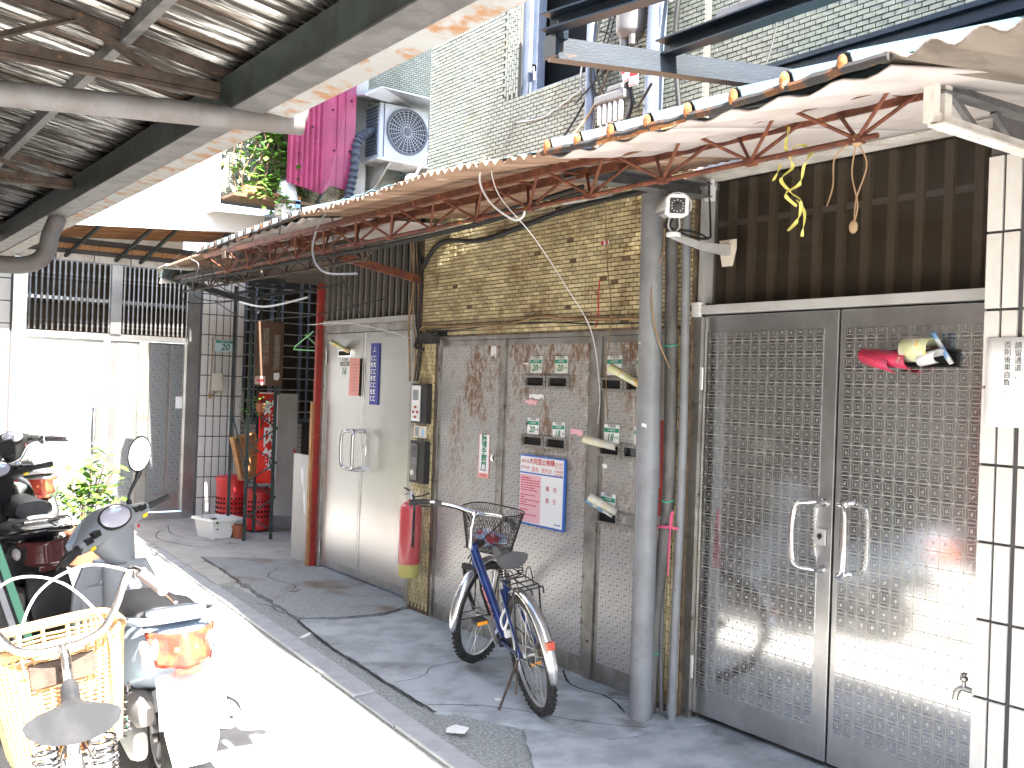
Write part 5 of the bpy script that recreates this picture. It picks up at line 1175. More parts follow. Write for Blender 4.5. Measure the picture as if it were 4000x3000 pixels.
    solo('insulated_duct', m.tube(pts, rs, 12), 'duct', 'ribbed dark insulated duct curving down from the air conditioner', 'duct', smooth=True, ang=25)
    solo('wall_stay', MB().tube([(4.35, 9.8, 3.30), (4.6, 9.85, 3.75)], .022, 8), 'pvc_light', 'slanted grey pipe stay below the burgundy sheet', 'pipe')
upper_back()

# ---------------------------------------------------------------- services and cables
def services():
    s = T('cable_splice', 'white multi tube cable splice hanging on the upper wall by the conduit', 'cable splice', (3.45, 3.98, 3))
    P('body', MB().box(3.42, 3.48, 3.86, 4.09, 3.115, 3.165).box(3.43, 3.47, 3.88, 4.0, 3.165, 3.2), 'galv', s, bevel=.01)
    for i in range(5): P('tube', MB().lathe([(.011, 0), (.012, .005), (.012, .10), (.008, .105)], (3.44, 3.89+i*.042, 3.01), n=10), 'white_plastic', s, smooth=True)
    for i in range(4): P('lead', MB().tube(spline([(3.44, 3.895+i*.05, 3.01), (3.435, 3.92+i*.04, 2.95), (3.44, 3.90+i*.06, 2.86)]), .006, 6), 'cable_w', s)
    k = T('transformer_can', 'grey cylindrical cable box high on the upper wall', 'cable box', (3.45, 3.82, 3.45))
    P('can', MB().lathe([(0, 3.42), (.05, 3.42), (.072, 3.45), (.076, 3.46), (.076, 3.70), (0, 3.70)], (3.46, 3.86, 0), n=24), 'galv', k, smooth=True); P('boss', MB().lathe([(.022, 3.37), (.026, 3.42)], (3.44, 3.88, 0), n=12).lathe([(.018, 3.38), (.02, 3.43)], (3.44, 3.82, 0), n=12), 'galv', k)
    def tag(c, rot, lab):
        q = T('warning_tag', lab, 'tag', c); m = Matrix.Translation(c) @ Matrix.Rotation(rot, 4, 'X')
        b = MB().box(-.002, .002, -.032, .032, -.045, .045); b.v = [m @ v for v in b.v]; P('card', b, 'paper', q)
        b = MB().box(-.003, -.002, -.030, .030, .005, .035).box(-.003, -.002, -.030, .030, -.042, -.037); b.v = [m @ v for v in b.v]; P('red_print', b, 'ink_red', q)
    tag((3.42, 3.835, 3.235), R(-18), 'tilted white and red tag on the cables by the splice'); tag((3.40, 3.755, 3.19), R(4), 'upright white and red tag against the fat blue grey pipe')
    tag((3.45, 3.56, 3.58), R(30), 'small red and white tag high on the wall cables')
    G_ = 'thin cables looping over the brick wall'
    cable('cable', [(3.53, 3.78, 3.36), (3.48, 3.86, 3.22), (3.47, 3.82, 3.08), (3.40, 3.70, 3.05), (3.38, 3.60, 3.12)], .008, 'cable', 'black cable looping between the splice and the fat pipe', group=G_)
    for i in range(8):
        y = 3.70+rnd.uniform(0, .42); o = rnd.uniform(-.06, .06)
        cable('cable', [(3.50, y, 3.9), (3.47, y+o+.05, 3.55), (3.46, y+o*1.5+.1, 3.3), (3.48, y+o+.02, 3.1), (3.47, y+.1, 2.9)], rnd.choice((.004, .006, .009)), rnd.choice(('cable', 'cable', 'cable_g')), 'dark cable in the tangle around the upper wall conduits', group='tangled cables on the upper wall')
    for y, z, o in ((3.85, 3.42, .1), (3.95, 3.6, -.1), (4.05, 3.3, .12)):
        cable('cable', [(3.53, y-.2, z+.1), (3.46, y, z), (3.45, y+.1+o, z-.12), (3.5, y+.2, z-.05)], .005, 'cable', 'short black looped cable in the tangle on the upper wall', group='tangled cables on the upper wall')
    cable('cable', [(3.53, 3.53, 4.0), (3.47, 3.52, 3.6), (3.47, 3.54, 3.3), (3.49, 3.50, 2.9)], .014, 'cable', 'thick black cable running down behind the steel frame')
    cable('cable', [(3.545, 4.95, 3.22), (3.54, 4.7, 3.2), (3.54, 4.5, 3.24), (3.54, 4.3, 3.3)], .004, 'cable_w', 'thin white cable drooping across the cream bricks')
    cable('cable', [(3.545, 4.98, 3.23), (3.54, 5.08, 3.1), (3.53, 5.18, 2.93)], .003, 'cable_g', 'thin grey wire slanting down the cream bricks')
    cable('cable', [(3.54, 4.17, 3.4), (3.50, 4.3, 3.15), (3.40, 4.42, 2.90)], .006, 'cable', 'black cable slanting from the conduit to the awning edge')
    cable('cable', [(3.54, 4.1, 3.35), (3.45, 4.15, 3.1), (3.3, 4.25, 2.86)], .007, 'cable_b', 'tan cable slanting in front of the slim conduit')
    cable('cable', [(3.55, 2.98, 3.30), (3.5, 2.95, 3.2), (3.4, 2.92, 3.0)], .004, 'cable', 'thin wire dropping from the green brick wall to the awning')
    cable('cable', [(3.53, 5.55, 3.06), (3.50, 5.75, 3.02), (3.50, 6.05, 3.05)], .006, 'cable_w', 'white cable at the wall corner above the brown sheets')
    c = T('wall_lamp_socket', 'small white plastic fitting at the corner below the air conditioner', 'fitting', (3.4, 6.1, 3)); P('body', MB().ell((3.42, 6.02, 3.02), .03, .07, .03, 12, 8), 'white_plastic', c, smooth=True); P('stem', MB().tube([(3.44, 6.0, 3.03), (3.52, 5.98, 3.2)], .008, 6), 'white_plastic', c)
    # under the awning
    b = T('cable_bundle', 'bundle of black cables hung along the awning truss', 'cable bundle', (3, 5, 2.4))
    for i in range(5):
        o = rnd.uniform(-.025, .025); o2 = rnd.uniform(-.02, .02)
        P('strand', MB().tube(spline([(2.72, 3.3, 2.46+o2), (2.70+o, 4.0, 2.415+o2), (2.72+o, 5.0, 2.40+o2), (2.71+o, 6.0, 2.405+o2), (2.74+o, 7.4, 2.42+o2), (2.8, 9.0, 2.45+o2)]), .007, 6), 'cable', b, smooth=True)
    cable('cable', [(3.53, 6.02, 2.40), (3.52, 5.75, 2.56), (3.53, 5.3, 2.53), (3.52, 4.9, 2.56), (3.53, 4.4, 2.62), (3.53, 3.7, 2.64)], .017, 'cable', 'thick black cable sagging along the top of the brick panel')
    cable('cable', [(3.53, 4.45, 2.66), (3.53, 4.0, 2.64)], .012, 'cable_w', 'straight white conduit under the awning on the brick panel')
    cable('cable', [(3.54, 6.03, 1.90), (3.535, 5.98, 2.0), (3.53, 5.7, 1.995), (3.53, 5.3, 1.985), (3.53, 4.9, 1.99), (3.53, 4.65, 2.02), (3.53, 4.4, 2.0), (3.53, 4.0, 1.985), (3.53, 3.6, 1.97)], .008, 'cable_b', 'tan cable running across the brick panel above the letterbox doors')
    cable('cable', [(3.54, 5.95, 1.97), (3.53, 5.5, 1.965), (3.53, 5.1, 1.985), (3.53, 4.6, 1.985), (3.53, 4.1, 1.96), (3.53, 3.6, 1.955)], .005, 'cable', 'black cable under the tan one across the brick panel')
    for i in range(6):
        y = 6.08+rnd.uniform(-.05, .07); cable('cable', [(3.52, y+.04, 2.66), (3.53, y+rnd.uniform(-.04, .05), 2.35), (3.53, y+rnd.uniform(-.03, .03), 2.05), (3.535, y+rnd.uniform(-.05, .02), 1.88), (3.53, y-.02, 1.62)], rnd.choice((.005, .008)), rnd.choice(('cable', 'cable', 'cable_b')), 'cable in the tangle hanging down the brick pier', group='cables hanging down the brick pier')
    solo('cable_gland', MB().box(3.50, 3.555, 5.80, 5.98, 1.88, 1.95).tube(spline([(3.53, 6.0, 1.95), (3.48, 5.98, 1.86), (3.50, 5.90, 1.84)]), .012, 8), 'black_rub', 'dirty cable junction at the top corner of the stained door', 'junction')
    # hanging wires from the awning edge
    G2 = 'loose wires dangling from the awning'
    def ln(pts, r, mat, lab): cable('wire', pts, r, mat, lab, 'wire', G2)
    ln([(2.42, 5.12, 2.60), (2.46, 5.40, 2.50), (2.5, 5.55, 2.36), (2.52, 5.42, 2.24), (2.52, 5.0, 2.20)], .007, 'cable_g', 'thick grey wire hanging in a long loop from the brown sheet')
    ln([(2.34, 3.50, 2.57), (2.36, 3.56, 2.48), (2.38, 3.50, 2.38), (2.40, 3.37, 2.30), (2.40, 3.30, 2.295), (2.40, 3.28, 2.32)], .005, 'cable_w', 'white wire curving down from the edge of the brown sheet')
    ln([(2.35, 3.48, 2.56), (2.42, 3.50, 2.42), (2.55, 3.42, 2.25), (3.0, 3.75, 2.1), (3.3, 3.9, 1.9), (3.50, 4.05, 1.6), (3.52, 4.08, 1.42)], .0025, 'cable_w', 'thin white wire running from the awning to the letterboxes')
    ln([(2.5, 5.3, 2.55), (2.55, 5.35, 2.35), (2.6, 5.25, 2.1), (2.65, 5.18, 1.98)], .004, 'cable', 'thin dark wire hanging in front of the brushed steel door')
    ln([(3.0, 6.7, 2.0), (3.2, 6.5, 2.02), (3.4, 6.25, 1.97), (3.52, 6.12, 1.92)], .003, 'cable_w', 'thin pale wire stretched to the brick pier')
    ln([(2.9, 8.4, 2.25), (3.0, 7.9, 2.08), (3.1, 7.4, 2.08), (3.2, 6.9, 2.10), (3.4, 6.3, 2.2)], .004, 'cable', 'sagging dark wire in front of the barred transom')
    ln([(2.75, 7.4, 2.18), (2.8, 7.0, 2.13), (2.9, 6.5, 2.18)], .008, 'cable_w', 'stiff white wire end sticking out below the truss')
    ln([(3.40, 3.52, 2.6), (3.38, 3.48, 2.3), (3.33, 3.50, 2.12), (3.335, 3.47, 1.9), (3.42, 3.45, 1.72)], .004, 'cable_b', 'tan wire wrapping across the grey drain pipe')
    ln([(3.45, 4.0, 2.6), (3.52, 4.05, 2.3), (3.52, 4.0, 2.0), (3.54, 4.05, 1.72), (3.52, 4.0, 1.45)], .003, 'cable_b', 'thin tan wire hanging straight down the brick panel')
    for i in range(6):
        y = 5.9+i*.42; ln([(2.44+.05*i/7, y, 2.57), (2.46, y+.06+.05*(i%3), 2.51), (2.47, y-.04, 2.45-.02*(i%2)), (2.48, y+.06, 2.40-.05*(i%3))], .003, rnd.choice(('cable_g', 'cable', 'cable')), 'short loose wire dangling from the ragged awning edge')
    for i in range(5): ln([(2.5+.08*i, 7.2+i*.4, 2.5), (2.7, 7.4+i*.3, 2.33-.02*i), (3.0, 7.3+i*.3, 2.25), (3.4, 7.0+i*.25, 2.35)], .004, 'cable', 'dark wire sagging through the lattice truss')
    q = T('hanging_tag', 'small red and white tag with a red thread hanging on the brick panel', 'tag', (3.53, 4.1, 2.3))
    P('card', MB().box(3.535, 3.538, 4.06, 4.12, 2.385, 2.41), 'paper', q); P('red_print', MB().box(3.534, 3.535, 4.065, 4.085, 2.386, 2.409).box(3.534, 3.535, 4.10, 4.118, 2.386, 2.409), 'ink_red', q)
    P('thread', MB().tube(spline([(3.535, 4.12, 2.20), (3.535, 4.13, 2.12), (3.535, 4.125, 2.02), (3.535, 4.14, 1.94)]), .004, 5), 'redplastic', q)
    y = T('strap', 'tangled yellow plastic strap hanging from the rusty truss', 'strap', (2.58, 2.08, 2.2))
    def ribbon(pts, w=.012):
        p = spline(pts, 8); m = MB(); vs = []
        for i, q in enumerate(p):
            a = V3((.35*math.sin(i*.35), math.cos(i*.35), .25)).normalized()*w*.5; vs += [q-a, q+a]
        m.add(vs, [(2*i, 2*i+1, 2*i+3, 2*i+2) for i in range(len(p)-1)]); P('ribbon', m, 'yellow', y, solid=.001)
    bx = 2.58
    ribbon([(bx, 2.10, 2.47), (bx-.02, 2.095, 2.40), (bx, 2.08, 2.34), (bx-.02, 2.11, 2.30), (bx-.01, 2.07, 2.25), (bx-.02, 2.03, 2.22), (bx, 2.05, 2.17), (bx-.02, 2.075, 2.13)])
    ribbon([(bx, 2.09, 2.37), (bx-.02, 2.05, 2.40), (bx, 2.01, 2.38), (bx-.02, 2.02, 2.33), (bx, 2.05, 2.28), (bx-.02, 2.09, 2.25), (bx, 2.06, 2.21)])
    ribbon([(bx-.01, 2.12, 2.35), (bx-.02, 2.14, 2.30)]); ribbon([(bx, 2.06, 2.23), (bx-.01, 2.02, 2.18), (bx, 2.035, 2.11)], .010)
    w = T('string_bunch', 'grey strings hanging from the end of the rusty truss', 'string', (2.56, 1.83, 2.1))
    for pts in ([(2.56, 1.83, 2.37), (2.555, 1.84, 2.28), (2.56, 1.82, 2.18), (2.555, 1.83, 2.12)], [(2.56, 1.83, 2.37), (2.57, 1.80, 2.30), (2.56, 1.825, 2.2), (2.56, 1.83, 2.13)], [(2.56, 1.86, 2.37), (2.55, 1.90, 2.33), (2.56, 1.91, 2.25), (2.56, 1.93, 2.19)]): P('string', MB().tube(spline(pts), .0025, 5), 'cable_b', w, smooth=True)
    P('knot', MB().ell((2.557, 1.83, 2.115), .012, .014, .02, 8, 6), 'cable_b', w); P('knot', MB().ell((2.56, 1.83, 2.375), .016, .02, .02, 8, 6), 'cable_b', w)
services()
# ---------------------------------------------------------------- vehicles (each built in its own frame: x forward, y left, z up)
def ring_pts(c, r, n, a0=0, a1=2*math.pi, dx=0):
    return [V3((c[0]+r*math.cos(a0+(a1-a0)*i/n), c[1]+dx, c[2]+r*math.sin(a0+(a1-a0)*i/n))) for i in range(n if abs(a1-a0-2*math.pi) < 1e-6 else n+1)]
def xf(mb, m): mb.v = [m @ v for v in mb.v]; return mb
def wheel(root, name, c, r, tr, m, tyre='black_rub', rim='alu', spokes=32, knob=0, solid_rim=False):
    ty = MB().tube(ring_pts((0, 0, 0), r-tr, 44), tr, 10, closed=True)
    if knob:
        for i in range(knob):
            th = 2*math.pi*i/knob
            for s in (-1, 0, 1):
                q = V3(((r-.003)*math.cos(th+.03*(s == 0)), s*tr*.62, (r-.003)*math.sin(th+.03*(s == 0)))); d = V3((math.cos(th), 0, math.sin(th))); ty.bar(q-d*.006, q+d*.005, .010, .012, up=(0, 1, 0))
    mm = m @ Matrix.Translation(c)
    w = P(name, xf(MB().lathe([(.022, -.045), (.026, -.03), (.014, -.02), (.014, .02), (.026, .03), (.022, .045)], (0, 0, 0), (0, 1, 0), 14), mm), 'steel_dull', root, smooth=True)
    P('tyre', xf(ty, mm), tyre, w, smooth=not knob)
    ri = MB(); rr = r-tr*1.7
    if solid_rim:
        ri.lathe([(rr+.01, -.03), (rr+.012, 0), (rr+.01, .03), (rr-.02, .03), (rr-.02, -.03), (rr+.01, -.03)], (0, 0, 0), (0, 1, 0), 30)
        for k in range(5): th = 2*math.pi*k/5; ri.bar((.02*math.cos(th), 0, .02*math.sin(th)), ((rr-.01)*math.cos(th), 0, (rr-.01)*math.sin(th)), .03, .04, up=(0, 1, 0))
    else: ri.lathe([(rr+.012, -.012), (rr+.012, .012), (rr-.008, .008), (rr-.008, -.008), (rr+.012, -.012)], (0, 0, 0), (0, 1, 0), 40)
    P('rim', xf(ri, mm), rim, w, smooth=True)
    if not solid_rim:
        sp = MB()
        for k in range(spokes):
            th = 2*math.pi*k/spokes; t2 = th+(.45 if k % 4 < 2 else -.45); s = .028 if k % 2 else -.028
            sp.tube([(.024*math.cos(t2), s, .024*math.sin(t2)), (rr*math.cos(th), 0, rr*math.sin(th))], .0014, 4, caps=False)
        P('spokes', xf(sp, mm), 'spoke', w)
    return w
def fender(root, c, r, a0, a1, w, m, mat, name='fender'):
    mb = MB(); n = 26; k = 6; vs = []
    for i in range(n+1):
        th = a0+(a1-a0)*i/n; ww = w*(1 if i < n-3 else (n-i)/3*.35+.65)
        for j in range(k+1):
            y = (j/k-.5)*2; rr = r-.018*y*y; vs.append((c[0]+rr*math.cos(th), c[1]+y*ww/2, c[2]+rr*math.sin(th)))
    mb.add(vs, [(i*(k+1)+j, i*(k+1)+j+1, (i+1)*(k+1)+j+1, (i+1)*(k+1)+j) for i in range(n) for j in range(k)])
    return P(name, xf(mb, m), mat, root, smooth=True, solid=.003)
def saddle(root, c, L, w, mat, m=Matrix.Identity(4), rise=.02):
    rings = []
    for i in range(11):
        t = i/10; x = c[0]+L*.5-L*t; hw = .022+(w/2-.022)*max(0, (t-.25)/.75)**1.5 if t > .25 else .022; hw *= (1 if t < .95 else .9); th = .035+.02*t; z = c[2]+rise*abs(t-.4)*1.5
        rings.append([V3((x, c[1]+hw*math.cos(a), z+(.030 if math.sin(a) > 0 else th)*math.sin(a))) for a in [2*math.pi*k/16 for k in range(16)]])
    return P('saddle', xf(MB().loft(rings), m), mat, root, smooth=True, ang=70)
def steer_m(px, pz, ang, rake=.30):
    ax = V3((-math.sin(rake), 0, math.cos(rake))); p = V3((px, 0, pz))
    return Matrix.Translation(p) @ Matrix.Rotation(ang, 4, ax) @ Matrix.Translation(-p)
I4 = Matrix.Identity(4)
def blue_bike():
    b = T('bicycle', 'blue bicycle with silver mudguards and black wire basket parked by the letterbox doors', 'bicycle', (2.989, 3.825, .024), rot=(R(-11), 0, R(72.9)), scale=.946)
    Rw = .308; S = steer_m(.80, .74, R(-51)); F = (.99, 0, Rw)
    wheel(b, 'rear_wheel', (0, 0, Rw), Rw, .024, I4, knob=56); wheel(b, 'front_wheel', F, Rw, .024, S, knob=56)
    fr = P('frame', MB().tube([(.79, 0, .72), (.60, 0, .50), (.41, 0, .275)], [.026, .027, .025], 14), 'bikeblue', b, smooth=True)
    P('head_tube', MB().tube([(.775, 0, .76), (.825, 0, .60)], .021, 12), 'bikeblue', fr, smooth=True)
    P('seat_tube', MB().tube([(.40, 0, .27), (.24, 0, .66)], .016, 12), 'bikeblue', fr, smooth=True)
    P('stays', MB().tube([(.40, .03, .28), (.02, .055, Rw)], .009, 8).tube([(.40, -.03, .28), (.02, -.055, Rw)], .009, 8).tube([(.27, .025, .60), (.0, .055, Rw)], .008, 8).tube([(.27, -.025, .60), (.0, -.055, Rw)], .008, 8), 'bikeblue', fr, smooth=True)
    text('MERIDA', .045, (.57, .0285, .468), (-.40, 0, -.41), (-.41, 0, .40), 'pink', b, shear=.2, bold=.002, wx=1.25)
    P('bottom_bracket', MB().lathe([(.026, -.04), (.026, .04)], (.405, 0, .275), (0, 1, 0), 14), 'black', b, smooth=True)
    fk = P('fork', xf(MB().tube([(.815, .055, .60), (.86, .055, .48), (.985, .055, Rw)], .013, 10).tube([(.815, -.055, .60), (.86, -.055, .48), (.985, -.055, Rw)], .013, 10).bar((.82, -.07, .61), (.82, .07, .61), .03, .03), S), 'black', b, smooth=True)
    P('post', MB().tube([(.25, 0, .64), (.215, 0, .75)], .0125, 10), 'chrome_old', b, smooth=True)
    saddle(b, (.19, 0, .785), .27, .19, 'saddle')
    P('saddle_springs', MB().tube([(.12+.018*math.cos(i*.9), .05+.018*math.sin(i*.9), .70+i*.002) for i in range(28)], .003, 5).tube([(.12+.018*math.cos(i*.9), -.05+.018*math.sin(i*.9), .70+i*.002) for i in range(28)], .003, 5).tube([(.27, 0, .755), (.12, .05, .70), (.12, -.05, .70), (.27, 0, .755)], .004, 6), 'black', b)
    P('stem', xf(MB().tube([(.775, 0, .74), (.755, 0, .86), (.765, 0, .925), (.79, 0, .945)], .014, 12), S), 'chrome', b, smooth=True)
    hb = spline([(.68, .30, .965), (.72, .26, .967), (.775, .15, .96), (.80, .05, .945), (.80, -.05, .945), (.775, -.15, .96), (.72, -.26, .967), (.68, -.30, .965)], 5)
    h = P('handlebar', xf(MB().tube(hb, .0115, 10), S), 'chrome', b, smooth=True)
    for s in (1, -1): P('grip', xf(MB().tube([(.615, s*.355, .955), (.66, s*.318, .963), (.705, s*.275, .967)], [.017, .0165, .0155], 12), S), 'black_rub', h, smooth=True); P('brake_lever', xf(MB().tube(spline([(.735, s*.23, .96), (.74, s*.27, .935), (.70, s*.33, .93)]), .006, 6).bar((.745, s*.215, .96), (.72, s*.25, .965), .03, .03), S), 'black', h)
    P('brake_cable', xf(MB().tube(spline([(.74, .22, .955), (.88, .12, .90), (.88, .05, .75), (.83, .03, .62)]), .004, 6).tube(spline([(.74, -.22, .955), (.9, -.10, .88), (.85, .0, .74), (.80, .03, .66)]), .004, 6), S), 'cable', b, smooth=True)
    fender(b, (0, 0, Rw), .345, R(68), R(190), .062, I4, 'chrome_w', 'rear_mudguard'); fender(b, F, .345, R(58), R(188), .062, S, 'chrome_w', 'front_mudguard')
    P('mudguard_stay', MB().tube([(0, .055, Rw), (-.325, .036, Rw+.03), (-.325, -.036, Rw+.03), (0, -.055, Rw)], .003, 6), 'black', b); P('mudguard_stay', xf(MB().tube([(.99, .055, Rw), (.66, .036, Rw+.03), (.66, -.036, Rw+.03), (.99, -.055, Rw)], .003, 6), S), 'black', b)
    P('tail_reflector', MB().box(-.352, -.325, -.022, .022, Rw+.115, Rw+.155), 'lens_red', b, bevel=.004)
    r = MB()
    for s in (.065, 0, -.065): r.tube([(.20, s*.6, .665), (.14, s, .69), (-.17, s, .68), (-.19, s*.9, .66)], .004, 6)
    for x in (.1, .0, -.1, -.17): r.tube([(x, -.068, .687), (x, .068, .687)], .004, 6)
    for s in (.075, -.075): r.tube([(-.10, s*.9, .68), (0, s, Rw)], .005, 6)
    r.tube(spline([(.02, .04, .69), (.0, .05, .75), (-.06, .05, .76), (-.1, .04, .69)]), .003, 5).tube(spline([(.02, -.04, .69), (.0, -.05, .75), (-.06, -.05, .76), (-.1, -.04, .69)]), .003, 5)
    P('rear_rack', r, 'black', b)
    P('kickstand', MB().tube([(.03, .06, .29), (.10, .20, .0)], .007, 8).tube([(.03, .06, .29), (.02, .1, .12)], .005, 6), 'rust_dark', b, smooth=True)
    P('crank', MB().bar((.405, .055, .275), (.47, .07, .40), .02, .012).bar((.405, -.055, .275), (.34, -.07, .15), .02, .012).lathe([(.08, .032), (.085, .035), (.08, .038), (.02, .038)], (.405, -.09, .275), (0, 1, 0), 26), 'steel_dull', b)
    for c in ((.47, .115, .40), (.34, -.115, .15)):
        pd = P('pedal', MB().box(c[0]-.05, c[0]+.05, c[1]-.035, c[1]+.035, c[2]-.012, c[2]+.012), 'black', b, bevel=.003); P('pedal_reflector', MB().box(c[0]-.054, c[0]-.05, c[1]-.03, c[1]+.03, c[2]-.009, c[2]+.009), 'amber', pd)
    P('chain', MB().tube([(.405, -.05, .355), (0, -.05, Rw+.04)], .006, 5).tube([(.405, -.05, .195), (0, -.05, Rw-.04)], .006, 5).lathe([(.04, -.005), (.04, .005)], (0, -.05, Rw), (0, 1, 0), 20), 'rust_dark', b)
    P('lock_cable', MB().tube(spline([(.25, .02, .50), (.27, .05, .44), (.22, .055, .40), (.20, .03, .46), (.25, .02, .50)]), .007, 6).box(.19, .215, .03, .06, .36, .40), 'white_plastic', b, smooth=True)
    # basket
    def bk(z, u):   # u 0..1 round the rim
        t = (z-.70)/.24; hx, hy = .105+.035*t, .13+.05*t; a = 2*math.pi*u; c, s = math.cos(a), math.sin(a); p = 3.2
        return V3((.985+hx*math.copysign(abs(c)**(2/p), c), hy*math.copysign(abs(s)**(2/p), s), z))
    n = 60; k = 10; mesh = MB(); vs = [bk(.70+.235*j/k, (i+.5*(j % 2))/n) for j in range(k+1) for i in range(n)]
    fs = []
    for j in range(k-1):
        for i in range(n):
            o = (j % 2); a = j*n+i; l = (j+1)*n+(i+(0 if o else -1)) % n if not o else (j+1)*n+i; rr = (j+1)*n+((i+1) % n if o else i); t = (j+2)*n+i; fs.append((a, rr, t, l))
    mesh.add(vs, fs)
    bs = P('basket', xf(mesh, S), 'black', b); md = bs.modifiers.new('wire', 'WIREFRAME'); md.thickness = .0032; md.use_replace = True
    P('basket_rim', xf(MB().tube([bk(.94, i/48) for i in range(48)], .0045, 6, closed=True).tube([bk(.70, i/40) for i in range(40)], .004, 6, closed=True), S), 'black', bs)
    g = MB()
    for i in range(9): x = .89+i*.024; g.tube([(x, -.12, .70), (x, .12, .70)], .0025, 5)
    for i in range(9): y = -.11+i*.0275; g.tube([(.88, y, .70), (1.09, y, .70)], .0025, 5)
    P('basket_floor', xf(g, S), 'black', bs); P('basket_stay', xf(MB().tube([(.99, .06, Rw), (1.0, .09, .70)], .005, 6).tube([(.99, -.06, Rw), (1.0, -.09, .70)], .005, 6).bar((.83, 0, .74), (.89, 0, .76), .05, .02), S), 'black', b)
    bag = T('carrier_bag', 'red white and blue plastic bag lying in the wire basket of the blue bicycle', 'bag', (2.989, 3.825, .024), rot=(R(-11), 0, R(72.9)), scale=.946)
    m = MB(); m.grid(lambda u, v: S @ V3((.985+.09*math.sin(v*math.pi)*math.cos(u*2*math.pi)*(1+.25*noise.noise((u*5, v*4, 2))), .115*math.sin(v*math.pi)*math.sin(u*2*math.pi)*(1+.2*noise.noise((u*6, v*4, 5))), .708+.11*v+.02*noise.noise((u*6, v*5, 9)))), 18, 10)
    P('bag', m, 'bagprint', bag, smooth=True)
MT['chrome_w'] = M('worn_silver_mudguard', (.66, .67, .68), .25, .85, c2=(.55, .55, .56), scale=6, c3=(.38, .27, .19), scale3=14, lo3=.66, hi3=.75)
MT['bagprint'] = M('printed_plastic_bag', (.42, .55, .78), .4, c2=(.50, .05, .08), scale=14, lo=.46, hi=.52, c3=(.8, .8, .8), scale3=18, lo3=.55, hi3=.6)
blue_bike()

